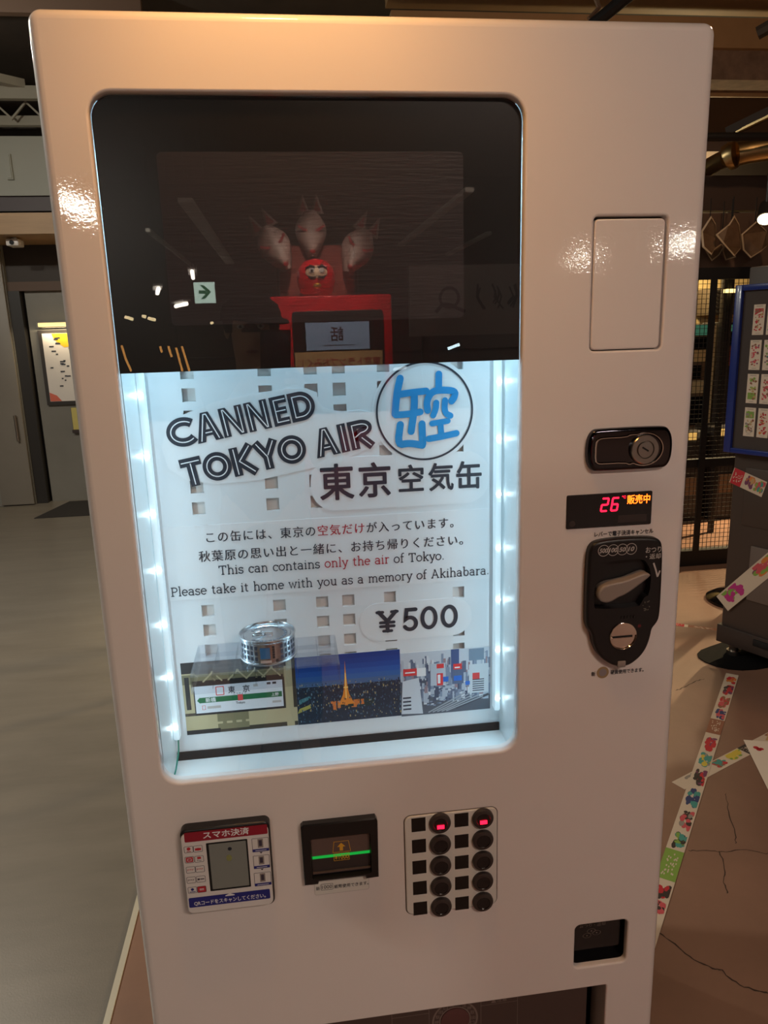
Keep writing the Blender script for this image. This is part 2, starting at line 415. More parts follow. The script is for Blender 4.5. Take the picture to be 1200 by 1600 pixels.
# window: pane, black film, dark screen
obj('window_pane', MB().prism(inset(win, 0.0005), 0.008, 0.011), glass, vm, smooth=30)
fz = 1.4362
wl = [p for p in inset(win, 0.0008) if p[1] > fz]
fl = [(p[0], p[1]) for p in wl]
top_loop = [(0.1598, fz)] + [p for p in inset(win, 0.0008) if p[1] > fz] + [(-0.3444, fz)]
obj('window_film', MB().prism(top_loop, 0.0113, 0.0122), film, vm, label='black film across the top of the window')
obj('video_screen', MB().prism(rr(-0.2768, 0.0864, 1.4912, 1.6866, 0.006), 0.01115, 0.0113, back=False), screenm, vm, label='dark scratched screen behind the black glass')
# inside of the window box
XL, XR, ZF, ZT, YB = -0.3446, 0.1677, 0.842, 1.740, 0.120
b = MB()
b.add([(XL, .019, ZF), (XL, YB, ZF), (XL, YB, ZT), (XL, .019, ZT)], [(0, 1, 2, 3)]).add([(XR, .019, ZF), (XR, YB, ZF), (XR, YB, ZT), (XR, .019, ZT)], [(0, 1, 2, 3)])
b.add([(XL, .012, ZF), (XR, .012, ZF), (XR, YB, ZF), (XL, YB, ZF)], [(0, 1, 2, 3)]).add([(XL, .012, ZT), (XR, .012, ZT), (XR, YB, ZT), (XL, YB, ZT)], [(0, 1, 2, 3)])
b.add([(XL, .019, ZF), (XR, .019, ZF), (XR, .019, .874), (XL, .019, .874)], [(0, 1, 2, 3)])
obj('window_liner', b, inner, vm, smooth=0)
obj('gap_shadow_strip', MB().box(XL + .001, XR - .001, YB - .003, YB - .0004, 0.842, 0.8555), blackm, vm, label='black strip painted as the gap shadow along the foot of the back panel')  # black colour stands in for the shadow in the gap below the panel
HX = [-0.2785, -0.1730, -0.1090, -0.0692, -0.0055, 0.1015]; HZ = [1.431, 1.400, 1.3695, 1.339, 1.308, 1.270, 1.2385, 1.145, 1.111, 1.0825, 1.0515, 1.0195, 0.989]
hs = 0.0092; b = MB()
ex = [XL] + sorted([x + s_ for x in HX for s_ in (-hs, hs)]) + [XR]; ez = [ZF] + sorted([z + s_ for z in HZ for s_ in (-hs, hs)]) + [ZT]
b.use(panelm)
for i in range(len(ex) - 1):
    for j in range(len(ez) - 1):
        if i % 2 == 1 and j % 2 == 1:
            x0, x1, z0, z1 = ex[i], ex[i + 1], ez[j], ez[j + 1]; L = [(x0, z0), (x1, z0), (x1, z1), (x0, z1)]
            b.wall([[(p[0], YB, p[1]) for p in L], [(p[0], YB + .0074, p[1]) for p in L]]); continue
        b.rect(ex[i], ex[i + 1], ez[j], ez[j + 1], YB)
b.use(holeback).rect(XL, XR, ZF, ZT, YB + 0.0075)
obj('back_panel', b, None, vm, smooth=0, label='white back panel punched with square holes', recalc=False)
# LED strips, and an added fill light above them
LZ = [1.686 - .0828 * 0 - k * 0.0827 for k in range(10)]
for sx, x0, x1, lx in ((-1, -0.3440, -0.3345, -0.3392), (1, 0.1545, 0.1640, 0.1592)):
    st = obj('light_strip', MB().rbox(x0, x1, 0.101, 0.118, 0.885, 1.73, 0.003), ledbar, vm, label='vertical strip of white lights inside the window')
    for z in [1.4034 + k * 0.0827 for k in (3, 2, 1)] + [1.4034 - k * 0.0827 for k in range(7)]:
        obj('light_diode', MB().lathe([(0, -0.003), (.0022, -.0026), (.0038, 0.0002)], (lx, 0.1005, z), 'y', 14), ledw, st)
    light('strip_light', 'AREA', (XL + .0015 if sx < 0 else XR - .0015, 0.060, 1.27), 0.55 * LED_W, (0.58, 0.86, 1.0), (-0.09, 0.060, 1.27), vm, shape='RECTANGLE', size=0.006, size_y=0.80)
light('added_top_fill', 'AREA', (-.09, .060, 1.715), 2.7 * LED_W, (0.46, 0.81, 1.0), (-.09, .085, 1.0), vm, shape='RECTANGLE', size=.44, size_y=.06)  # added fill hidden behind the film, evens out the light on the back panel
cl = [(-0.3375, 0.104, 0.886), (-0.338, 0.100, 0.868), (-0.3405, 0.08, 0.852), (-0.342, 0.05, 0.846), (-0.342, 0.03, 0.845)]
obj('light_cable', MB().tube([tuple(p) for p in cl], 0.0012, 8), mat('green_wire', (20, 130, 110), 0.4), vm, label='thin green cable at the foot of the light strip')

# --- stickers and lettering on the back panel
YS, YT = YB - 0.0006, YB - 0.0012
ca, sa = math.cos(math.radians(10)), math.sin(math.radians(10))
def rot(o, s, t): return (o[0] + s * ca - t * sa, o[1] + s * sa + t * ca)
o1, o2 = (-0.2955, 1.3272), (-0.2863, 1.2705)
tl = [rot(o1, -.028, .052), rot(o1, .206, .052), rot(o1, .200, .006), rot(o2, .290, .050), rot(o2, .290, -.012), rot(o2, -.022, -.012)]
obj('title_sticker', MB().prism(chaikin(tl, 2), YS, YB - .0001, back=False), stick, vm, smooth=0)
obj('logo_sticker', MB().prism([(0.0535 + .0768 * math.cos(2 * math.pi * i / 64), 1.3635 + .0768 * math.sin(2 * math.pi * i / 64)) for i in range(64)], YS - .0001, YB - .0001, back=False), stick, vm, smooth=0)
obj('name_sticker', MB().prism(rr(-0.117, 0.150, 1.2235, 1.302, 0.036, 10), YS - .0002, YB - .0001, back=False), stick, vm, smooth=0)
obj('message_sticker', MB().prism(rr(-0.334, 0.153, 1.1015, 1.2135, 0.004), YS, YB - .0001, back=False), stick, vm, smooth=0)
obj('price_sticker', MB().prism(rr(-0.0535, 0.122, 1.0125, 1.0745, 0.030, 10), YS, YB - .0001, back=False), stick, vm, smooth=0)
def arc(cx, cy, rx, ry, a0, a1, n=18): return [(cx + rx * math.cos(math.radians(a0 + (a1 - a0) * i / n)), cy + ry * math.sin(math.radians(a0 + (a1 - a0) * i / n))) for i in range(n + 1)]
T_ = 0.30
q = T_ / 2
BIG = {
 'C': [(.97, arc(.5, .5, .5 - q, .5 - q, 42, 318, 26))],
 'A': [(1, [(q * .6, 0), (.44, 1 - q * .2), (.56, 1 - q * .2), (1 - q * .6, 0)]), (1, [(.28, .30), (.72, .30)])],
 'N': [(1, [(q, 0), (q, 1 - q * .9), (.14, 1 - q * .9), (.86, q * .9), (1 - q, q * .9), (1 - q, 1)])],
 'E': [(1, [(1, 1 - q), (q, 1 - q), (q, q), (1, q)]), (1, [(q, .5), (.9, .5)])],
 'D': [(1, arc(.42, .5, .58 - q, .5 - q, -90, 90, 20) + [(q, 1 - q), (q, q)])],
 'T': [(1, [(0, 1 - q), (1, 1 - q)]), (1, [(.5, 1 - q), (.5, 0)])],
 'O': [(1, arc(.5, .5, .5 - q, .5 - q, 0, 360, 40)[:-1])],
 'K': [(1, [(q, 0), (q, 1)]), (1, [(1 - q * .9, 1), (.30, .5), (1 - q * .7, 0)])],
 'Y': [(1, [(q * .7, 1), (.5, .45), (.5, 0)]), (1, [(1 - q * .7, 1), (.5, .45)])],
 'I': [(1, [(.5, 0), (.5, 1)])],
 'R': [(1, [(q, 0), (q, 1 - q)] + arc(.5, .70, .42 - q * .4, .30 - q, 90, -90, 14) + [(q, .40 + q * 0.0)]), (1, [(.45, .42), (1 - q * .6, 0)])],
}
SOLID = {
 'E': ([[(0, 0), (0, 1), (1, 1), (1, .75), (.48, .75), (.48, .62), (.92, .62), (.92, .38), (.48, .38), (.48, .25), (1, .25), (1, 0)]], [[(.94, .875), (.24, .875), (.24, .125), (.94, .125)], [(.24, .5), (.86, .5)]]),
 'A': ([[(0, 0), (.35, 1), (.65, 1), (1, 0), (.69, 0), (.63, .20), (.37, .20), (.31, 0)], [(.42, .42), (.58, .42), (.50, .68)]], [[(.16, .05), (.45, .93), (.55, .93), (.84, .05)], [(.37, .31), (.63, .31)]]),
 'N': ([[(0, 0), (0, 1), (.31, 1), (.69, .42), (.69, 1), (1, 1), (1, 0), (.69, 0), (.31, .58), (.31, 0)]], [[(.155, .05), (.155, .93), (.21, .93), (.79, .07), (.845, .07), (.845, .95)]]),
}
def bigword(mb_d, mb_l, o, letters, H):
    for ch, s0, s1 in letters:
        wd = s1 - s0
        if ch in SOLID:
            loops, lines = SOLID[ch]; mb_d.lay = (mb_d.lay + 1) % 12
            mb_d.fill([[rot(o, s0 + p[0] * wd, p[1] * H) for p in L] for L in loops], YT - mb_d.lay * 1.5e-5)
            for L in lines: mb_l.ribbon([rot(o, s0 + p[0] * wd, p[1] * H) for p in L], H * .036, YT - .0002)
            continue
        for _, pts in BIG[ch]:
            P = [rot(o, s0 + p[0] * wd, p[1] * H) for p in pts]
            cl_ = ch == 'O' or (ch == 'D')
            mb_d.ribbon(P, T_ * H * .98, YT, closed=cl_)
            # the white inline stops short of the stroke ends
            if not cl_ and len(P) >= 2:
                a0 = Vector(P[0]); a1 = Vector(P[1]); e0 = Vector(P[-1]); e1 = Vector(P[-2])
                P[0] = tuple(a0 + (a1 - a0).normalized() * .0022); P[-1] = tuple(e0 + (e1 - e0).normalized() * .0022)
            mb_l.ribbon(P, H * .036, YT - .0002, closed=cl_)
D_, L_ = MB(), MB()
k = .211 / 865
bigword(D_, L_, o1, [(c, -.0178 + (a - 300) * k, -.0178 + (e - 300) * k) for c, a, e in (('C', 308, 516), ('A', 474, 626), ('N', 630, 764), ('N', 778, 910), ('E', 926, 1022), ('D', 1036, 1176))], .0415)
k = .181 / 770
bigword(D_, L_, o2, [(c, -.013 + (a - 345) * k, -.013 + (e - 345) * k) for c, a, e in (('T', 368, 496), ('O', 496, 670), ('K', 676, 822), ('Y', 818, 962), ('O', 956, 1130))], .0415)
bigword(D_, L_, o2, [('A', .1836, .2190), ('I', .2207, .2330), ('R', .2372, .2690)], .0415)
lt = obj('title_lettering', D_, ink, vm, smooth=0, label='dark block capitals of the title', recalc=False); obj('letter_inline', L_, inkw, lt, smooth=0, recalc=False)
# round logo
b = MB(); b.disc(0.0535, 1.3635, .0717, YT - .0003, .0688, 72); lg = obj('logo_ring', b, ink, vm, smooth=0, recalc=False)
b = MB()
S2 = 1200 / 350.
for pts, w in (([(497, 105), (478, 190), (470, 295)], .0105), ([(480, 192), (560, 180), (636, 172)], .0098), ([(474, 300), (540, 296), (605, 284)], .0098), ([(572, 180), (574, 260), (556, 388)], .0105),
               ([(498, 352), (484, 462), (545, 450), (616, 462)], .0105), ([(614, 348), (618, 455)], .0105),
               ([(704, 82), (703, 152)], .0100), ([(644, 276), (638, 225), (668, 172), (730, 166), (792, 172), (788, 205), (772, 226)], .0100),
               ([(690, 235), (688, 268), (674, 302)], .0090), ([(737, 222), (734, 262), (740, 292), (766, 304)], .0090),
               ([(668, 346), (752, 332)], .0085), ([(712, 342), (718, 410)], .0090), ([(650, 428), (718, 416), (798, 398)], .0095)):
    P = zs(480, 560, S2, pts, YB); P = [(x, z - .0006) for x, z in P]
    b.ribbon(chk_open(P, 2), w, YT - .0004, rnd=True)
obj('logo_emblem', b, inkb, lg, smooth=0, label='blue brushed can and air characters in the round logo', recalc=False)
b = MB()
for ch, x0, x1, z0, z1 in (('東', -.1030, -.0545, 1.2405, 1.2925), ('京', -.0460, -.0003, 1.2415, 1.2920), ('空', .0130, .0492, 1.2470, 1.2858), ('気', .0577, .0945, 1.2455, 1.2862), ('缶', .0998, .1372, 1.2460, 1.2868)):
    b.text(ch, x0, x1, (z0 + z1) / 2, YT - .0003, z1 - z0, .024)
obj('name_lettering', b, ink, vm, smooth=0, recalc=False)
# message: two Japanese and two English lines
b = MB(); r = MB()
def jline(parts, x0, x1, zc, h):
    n_ = sum(len(p[1]) for p in parts); pit = (x1 - x0) / (n_ - 0.45); i = 0
    for m_, s_ in parts:
        for ch in s_:
            vs, fs = glyphs(ch, 0, 0); kx = pit * .93
            for q, ox in enumerate((0, .012, -.012)): (b if m_ else r).add([(x0 + i * pit + (p[0] + ox) * kx, YT - q * 1e-5, zc + (p[1] - .36) * kx * 1.04) for p in vs], fs)
            i += 1
jline(((1, 'この缶には、東京の'), (0, '空気だけ'), (1, 'が入っています。')), -.2745, .0985, 1.1945, .017)
jline(((1, '秋葉原の思い出と一緒に、お持ち帰りください。'),), -.2850, .1130, 1.1665, .017)
SER = {}
def sdef(ch, adv, *st): SER[ch] = (adv, st)
def sf(x, y, w=2.4): return [(x - w, y), (x + w, y)]
sdef('T', 13.5, [(6.5, 0), (6.5, 14.5)], [(1, 11.2), (1, 14.5), (12, 14.5), (12, 11.2)], sf(6.5, 0))
sdef('P', 12, [(3, 0), (3, 14.5)], [(1, 14.5)] + arc(6.5, 10.7, 4.3, 3.8, 90, -90, 12) + [(3, 6.9)], sf(3, 0))
sdef('A', 15, [(2, 0), (7.2, 14.5), (12.6, 0)], [(4, 5), (10.8, 5)], sf(2, 0, 1.9), sf(12.6, 0, 1.9), [(5, 14.5), (7.4, 14.5)])
sdef('h', 12.4, [(1, 16), (3, 16), (3, 0)], [(3, 6)] + arc(6.3, 6.3, 3.3, 3.7, 170, 0, 10) + [(9.6, 0)], sf(3, 0, 1.9), sf(9.6, 0, 1.9))
sdef('i', 6, [(1.1, 10), (3, 10), (3, 0)], sf(3, 0, 2), [(2.2, 14), (3.9, 14)])
sdef('s', 9.4, arc(4.6, 7.5, 3.0, 2.5, 20, 250, 12) + arc(4.6, 2.5, 3.3, 2.6, 80, -160, 12), [(7.6, 10), (7.6, 7.9)], [(1.2, 0), (1.2, 2.2)])
sdef('c', 10, arc(5.4, 5, 4.1, 5, 42, 318, 18), [(8.9, 10), (8.9, 7)])
sdef('a', 11, arc(4.8, 7.2, 3.4, 2.9, 160, 0, 10) + [(8.2, 0), (10, 0)], arc(4.8, 2.9, 3.5, 2.9, 0, 360, 18))
sdef('n', 12.4, [(1, 10), (3, 10), (3, 0)], [(3, 6)] + arc(6.3, 6.3, 3.3, 3.7, 170, 0, 10) + [(9.6, 0)], sf(3, 0, 1.9), sf(9.6, 0, 1.9))
sdef('o', 11, arc(5.3, 5, 4.4, 5, 0, 360, 22))
sdef('t', 8, [(3.4, 13.6), (3.4, 2.4)] + arc(5.2, 2.2, 1.8, 2.2, 180, 320, 8), [(1, 10), (6.6, 10)])
sdef('l', 6, [(1.1, 16), (3, 16), (3, 0)], sf(3, 0, 2))
sdef('y', 11, [(1.8, 10), (5.6, 0.6)], [(9.6, 10), (4.4, -4.4), (1.6, -4.6)], sf(1.8, 10, 1.7), sf(9.6, 10, 1.7))
sdef('e', 10.4, [(1.2, 5.4), (9.2, 5.4)] + arc(5.2, 5, 4.1, 5, 6, 318, 20))
sdef('r', 8.8, [(1, 10), (3, 10), (3, 0)], [(3, 6)] + arc(6.4, 6.6, 3.4, 3.4, 175, 60, 8), sf(3, 0, 2.1))
sdef('f', 7.6, [(3.2, 0), (3.2, 12.6)] + arc(5.5, 12.8, 2.3, 3.2, 180, 50, 8), [(1, 10), (6.4, 10)], sf(3.2, 0, 2.1))
sdef('k', 11.6, [(1, 16), (3, 16), (3, 0)], [(9, 10), (3.2, 4.4)], [(5, 6), (9.4, 0)], sf(3, 0, 1.8), sf(9.4, 0, 1.7), sf(9, 10, 1.7))
sdef('m', 18.2, [(1, 10), (3, 10), (3, 0)], [(3, 6)] + arc(5.9, 6.3, 2.9, 3.7, 170, 0, 10) + [(8.8, 0)], [(8.8, 6)] + arc(12, 6.3, 3.1, 3.7, 170, 0, 10) + [(15.1, 0)], sf(3, 0, 1.8), sf(8.8, 0, 1.5), sf(15.1, 0, 1.8))
sdef('w', 15, [(1.8, 10), (4.6, 0), (7.4, 9.4), (10.2, 0), (13.2, 10)], sf(1.8, 10, 1.6), sf(13.2, 10, 1.6))
sdef('u', 12.4, [(1, 10), (3, 10), (3, 3.8)] + arc(6.2, 3.7, 3.2, 3.7, 180, 340, 10), [(7.6, 10), (9.5, 10), (9.5, 0), (11.4, 0)])
sdef('b', 11.8, [(1, 16), (3, 16), (3, 0)], arc(6.3, 5, 3.7, 5, 0, 360, 20))
sdef('.', 5, [(1.6, .7), (3.2, .7)])
def eline(parts, x0, x1, zb):
    tot = sum((7.2 if ch == ' ' else SER[ch][0]) for _, s_ in parts for ch in s_); kk = (x1 - x0) / tot; x = x0
    for m_, s_ in parts:
        for ch in s_:
            if ch == ' ': x += 7.2 * kk; continue
            a, st = SER[ch]
            for P in st: (b if m_ else r).ribbon([(x + p[0] * kk, zb + p[1] * kk) for p in P], (1.75 if ch != '.' else 2.2) * kk, YT)
            x += a * kk
eline(((1, 'This can contains '), (0, 'only the air'), (1, ' of Tokyo.')), -.2580, .0800, 1.1375)
eline(((1, 'Please take it home with you as a memory of Akihabara.'),), -.3295, .1500, 1.1090)
obj('message_lettering', b, ink, vm, smooth=0, recalc=False); obj('red_lettering', r, inkr, vm, smooth=0, label='red words of the message', recalc=False)
b = MB(); w_ = .0062
for P in ([(-.0235, 1.0595), (-.0108, 1.0445), (.0025, 1.0595)], [(-.0108, 1.0445), (-.0108, 1.0285)], [(-.0215, 1.0425), (-.0005, 1.0425)], [(-.0215, 1.0362), (-.0005, 1.0362)], [(-.0265, 1.0595), (-.0175, 1.0595)], [(-.0040, 1.0595), (.0050, 1.0595)], [(-.0170, 1.0285), (-.0045, 1.0285)],
          [(.0335, 1.0605), (.0195, 1.0605), (.0180, 1.0475)] + arc(.0245, 1.0380, .0095, .0098, 135, -150, 16)):
    b.ribbon(P, w_ * (.75 if abs(P[0][1] - P[-1][1]) < 1e-5 and len(P) == 2 else 1), YT, rnd=True)
for cx in (.0545, .0865): b.ribbon(arc(cx, 1.0448, .0105, .0160, 0, 360, 36)[:-1], w_, YT, closed=True)
obj('price_lettering', b, ink, vm, smooth=0, recalc=False)

# --- controls on the door
obj('access_flap', MB().prism(rr(0.2522, 0.3462, 1.4453, 1.6062, 0.006, 6), 0.0005, 0.012, 0.002), paint, vm)
obj('flap_recess', MB().box(0.2512, 0.3488, 0.0125, 0.016, 1.4442, 1.6093), mat('grey_shadow_gap', (60, 52, 48), 0.6), vm, smooth=0)
# lock with black chrome escutcheon
esc = chaikin([(.2490, 1.3000), (.2560, 1.2870), (.2660, 1.2855), (.3520, 1.2855), (.3630, 1.2875), (.3692, 1.3010), (.3692, 1.3270), (.3620, 1.3410), (.3520, 1.3432), (.2660, 1.3432), (.2560, 1.3410), (.2490, 1.3280)], 2)
lk = obj('lock_plate', MB().prism(esc, -0.010, 0.0, 0.005), dchrome, vm, label='black chrome lock plate')
hd = chaikin([(.2585, 1.3010), (.2620, 1.2965), (.2690, 1.2960), (.3000, 1.2960), (.3070, 1.2930)] + [(.3270 + .0270 * math.cos(math.radians(a)), 1.3135 + .0225 * math.sin(math.radians(a))) for a in range(-125, 126, 14)] + [(.3070, 1.3345), (.3000, 1.3315), (.2690, 1.3315), (.2620, 1.3300), (.2585, 1.3240)], 1)
b = MB(); b.wall([[(p[0], -.0098, p[1]) for p in inset(hd, -.0012)], [(p[0], -.0125, p[1]) for p in hd], [(p[0], -.0125, p[1]) for p in inset(hd, .0012)], [(p[0], -.0098, p[1]) for p in inset(hd, .0024)]])
obj('handle_rim', b, chrome, lk)
obj('lock_cylinder', MB().lathe([(.0195, -.009), (.0195, -.0145), (.0185, -.0158), (.0125, -.0158), (.0118, -.0135), (.0110, -.0135), (.0104, -.0165), (0, -.0168)], (.3268, 0, 1.3135), 'y', 48), steel, lk)
s_ = MB(M=Matrix.Translation((.3262, -.01685, 1.3142)) @ Matrix.Rotation(math.radians(32), 4, 'Y')).box(-.0052, .0052, -.0002, .0004, -.0011, .0011); obj('keyhole', s_, blackm, lk, smooth=0)
# digital display
dp = obj('display_panel', MB().prism(rr(.2250, .3475, 1.2062, 1.2535, .002, 3), -0.0015, 0.0, 0.0006), mat('display_black', (30, 26, 28), 0.18), vm)
b = MB()
def seg7(x, z, w, h, on, sl=.10):
    P = {'a': ((0, 1), (1, 1)), 'b': ((1, 1), (1, .5)), 'c': ((1, .5), (1, 0)), 'd': ((0, 0), (1, 0)), 'e': ((0, .5), (0, 0)), 'f': ((0, 1), (0, .5)), 'g': ((0, .5), (1, .5))}
    for k in on:
        (ax, az), (bx, bz) = P[k]; A = Vector((x + ax * w + az * h * sl, z + az * h)); B_ = Vector((x + bx * w + bz * h * sl, z + bz * h)); d = (B_ - A) * .10
        b.ribbon([tuple(A + d), tuple(B_ - d)], .0026, -.0018, rnd=True)
seg7(.2735, 1.2290, .0085, .0175, 'abged', .14); seg7(.2880, 1.2290, .0085, .0175, 'afgedc', .14)
b.text('℃', .3035, .3090, 1.2470, -.0018, bold=.01)
obj('red_digits', b, redled, dp, smooth=0, label='lit red 26 degree digits', recalc=False)
b = MB(); b.text('販売中', .3112, .3440, 1.2430, -.0018, .0125, bold=.025); obj('orange_lettering', b, orled, dp, smooth=0, label='lit orange on-sale characters', recalc=False)
b = MB(); b.disc(.2335, 1.2135, .0045, -.0017); b.rect(.2990, .3405, 1.2110, 1.2215, -.0017); obj('sensor_window', b, mat('sensor_grey', (58, 50, 50), 0.3), dp, smooth=0, recalc=False)
b = MB(); b.text('レバーで電子決済キャンセル', .2665, .3520, 1.1960, -.0006, .0072, bold=.03); obj('lever_caption', b, ink, vm, smooth=0, recalc=False)
# coin unit
co = chaikin([(.2540, 1.1700), (.2580, 1.1840), (.2700, 1.1898), (.3050, 1.1915), (.3450, 1.1900), (.3580, 1.1860), (.3625, 1.1740), (.3640, 1.1200), (.3640, 1.0720), (.3600, 1.0620), (.3530, 1.0540), (.3520, 1.0440), (.3480, 1.0280), (.3400, 1.0140), (.3270, 1.0030), (.3180, .9992), (.3030, .9998), (.2900, 1.0060), (.2740, 1.0200), (.2660, 1.0380), (.2635, 1.0540), (.2570, 1.0620), (.2540, 1.0720), (.2535, 1.1200)], 2)
lv = chaikin([(.2645, 1.0960), (.2670, 1.0905), (.3300, 1.0890), (.3350, 1.0960), (.3380, 1.1030), (.3455, 1.1060), (.3470, 1.1400), (.3380, 1.1560), (.3300, 1.1600), (.2860, 1.1600), (.2800, 1.1550), (.2790, 1.1350), (.2680, 1.1310), (.2640, 1.1200)], 1)
b = MB(); bev = .004
b.fill([inset(co, bev), lv], -.012)
b.wall([[(p[0], -.012 + bev * (1 - math.cos(a)), p[1]) for p in inset(co, bev * (1 - math.sin(a)))] for a in (0, .4, .8, 1.2, math.pi / 2)] + [[(p[0], 0, p[1]) for p in co]])
b.wall([[(p[0], -.012, p[1]) for p in lv], [(p[0], -.001, p[1]) for p in inset(lv, .002)]]); b.fill([inset(lv, .002)], -.001)
cu = obj('coin_unit', b, blackp, vm, label='black coin unit with return lever')
lev = chaikin([(.2668, 1.1150), (.2690, 1.1050), (.2790, 1.1010), (.2880, 1.1030), (.2960, 1.1080), (.3050, 1.1108), (.3160, 1.1170), (.3300, 1.1270), (.3430, 1.1365), (.3400, 1.1400), (.3330, 1.1415), (.3230, 1.1380), (.3080, 1.1330), (.2930, 1.1305), (.2800, 1.1290), (.2700, 1.1240)], 2)
obj('return_lever', MB().prism(lev, -.020, -.003, .003), mat('lever_grey', (150, 138, 130), 0.4), cu, label='grey coin return lever')
b = MB()
for x, tx in ((.2754, '500'), (.2890, '100'), (.3024, '50'), (.3152, '10')):
    b.disc(x, 1.1755, .0082, -.0123, .0074, 28); hw = {3: .0060, 2: .0044}[len(tx)]; b.text(tx, x - hw, x + hw, 1.1755, -.0123, .0062, bold=.03, shear=.25)
b.text('おつり', .3365, .3590, 1.1722, -.0123, .0082, bold=.015); b.text('・返却', .3370, .3590, 1.1626, -.0123, .0078, bold=.015)
b.ribbon([(.3490, 1.1528), (.3530, 1.1420), (.3560, 1.1320)], .0024, -.0123).ribbon([(.3560, 1.1325), (.3590, 1.1410)], .0024, -.0123)
obj('coin_lettering', b, inkg, cu, smooth=0, recalc=False)
b = MB().disc(.309, 1.0475, .0202, -.0124, n=40); b.lathe([(.0202, -.0122), (.0200, -.0138), (.0190, -.0144)], (.309, 0, 1.0475), 'y', 40)
b.fill([[(.309 + .0190 * math.cos(math.radians(a)), 1.0485 + .0190 * math.sin(math.radians(a))) for a in range(0, 181, 10)]], -.0144)
b.wall([[(.309 + .0190 * math.cos(math.radians(a)), -.0144, 1.0465 - .0190 * math.sin(math.radians(a))) for a in range(0, 181, 10)], [(.309 + .0160 * math.cos(math.radians(a)), -.0085, 1.0440 - .0120 * math.sin(math.radians(a))) for a in range(0, 181, 10)]], closed=False)
b.fill([[(.309 + .0160 * math.cos(math.radians(a)), 1.0440 - .0120 * math.sin(math.radians(a))) for a in range(0, 181, 10)]], -.0126)
cs = obj('coin_slot', b, mat('slot_steel', (210, 190, 176), 0.16, 1.0), cu, label='round steel coin slot')
obj('slot_opening', MB().box(.2935, .3220, -.0150, -.0120, 1.0460, 1.0488), blackm, cs, smooth=0)
b = MB().rbox(.3030, .3150, -.0135, -.002, .9995, 1.0090, .001); obj('latch', b, greyp, cu)
b = MB()
for k in range(5): b.box(.3050 + k * .0046, .3062 + k * .0046, -.0132, -.012, 1.0735, 1.0775)
obj('slot_ridges', b, blackg, cu, smooth=0)
b = MB().disc(.3330, 1.0605, .0026, -.0123, n=16); obj('indicator_light', b, mat('dim_red_lens', (96, 22, 30), 0.2), cu, smooth=0, recalc=False)
b = MB()
random.seed(3)
for k in range(9):
    x, z = .3340 + random.uniform(0, .014), 1.0830 + random.uniform(0, .014); b.ribbon([(x, z), (x + random.uniform(-.004, .004), z + random.uniform(-.003, .003))], .0012, -.0123)
obj('worn_marking', b, mat('worn_grey', (110, 104, 92), 0.6), cu, smooth=0, label='worn pale marks beside the lever', recalc=False)
b = MB(); b.text('新', .2695, .2755, .9867, -.0006, .0068, bold=.02); b.text('硬貨使用できます。', .2985, .3490, .9867, -.0006, .0066, bold=.02); cap = obj('coin_caption', b, ink, vm, smooth=0, recalc=False)
b = MB().disc(.2866, .9877, .0091, -.0006, n=32); cn = obj('coin_print', b, mat('coin_gold', (168, 142, 104), 0.4), cap, smooth=0, label='gold printed coin with silver centre', recalc=False)
obj('coin_centre', MB().disc(.2866, .9877, .0058, -.0009, n=28), mat('coin_silver', (150, 140, 142), 0.4), cap, smooth=0, recalc=False)

# smartphone payment terminal
S1 = 1200 / 330.; YP = -0.019
def tq(*pts): return zs(270, 1260, S1, pts, YP)
(tx0, tzt), (tx1, _), (_, tzb) = tq((48, 170))[0], tq((570, 300))[0], tq((300, 556))[0]
TX0, TX1, TZ0, TZ1 = -0.3258, -0.2055, 0.6795, 0.8085
pt = obj('payment_terminal', MB().prism(rr(-0.3270, -0.2035, 0.6760, 0.8130, 0.009, 6), -0.0155, 0.0, 0.003), blackp, vm, label='black payment reader with white printed face')
obj('face_plate', MB().prism(rr(TX0, TX1, TZ0, TZ1, 0.0085, 6), YP, -0.0150, 0.0015), white_p, pt)
ty = YP - 0.0003
def bx(mb, pts, r=.0012):
    P = tq(*pts); xs = [p[0] for p in P]; z_ = [p[1] for p in P]; x0, x1 = min(xs), max(xs); z0, z1 = min(z_), max(z_); return x0, x1, z0, z1
b = MB(); b.use(maroon)
P = tq((65, 178), (537, 128)); x0, x1, zc = P[0][0], P[1][0], (P[0][1] + P[1][1]) / 2; b.poly(rr(x0, x1, zc - .0076, zc + .0076, .0018), ty)
b.use(navy); P = tq((92, 546), (553, 497)); x0, x1, zc2 = P[0][0], P[1][0], (P[0][1] + P[1][1]) / 2; b.poly(rr(x0, x1, zc2 - .0080, zc2 + .0080, .0018), ty)
hdn = obj('printed_bands', b, None, pt, smooth=0, label='red heading band and blue instruction band', recalc=False)
b = MB(); P = tq((172, 160), (432, 140)); b.text('スマホ決済', P[0][0], P[1][0], (P[0][1] + P[1][1]) / 2, ty - .0002, .0108, bold=.03)
P = tq((122, 547), (528, 510)); b.text('QRコードをスキャンしてください。', P[0][0], P[1][0], (P[0][1] + P[1][1]) / 2, ty - .0002, .0074, bold=.02)
P = tq((300, 505), (350, 500))
xm, zm = (P[0][0] + P[1][0]) / 2, P[0][1]
b.fill([[(xm - .0065, zm - .0012), (xm + .0065, zm - .0012), (xm + .0065, zm + .0002), (xm + .001, zm + .0026), (xm - .001, zm + .0026), (xm - .0065, zm + .0002)]], ty - .0002)
obj('terminal_lettering', b, inkw, pt, smooth=0, recalc=False)
P = tq((190, 207), (425, 185), (443, 455), (212, 482)); sx0, sx1 = (P[0][0] + P[3][0]) / 2, (P[1][0] + P[2][0]) / 2; sz1, sz0 = (P[0][1] + P[1][1]) / 2, (P[2][1] + P[3][1]) / 2
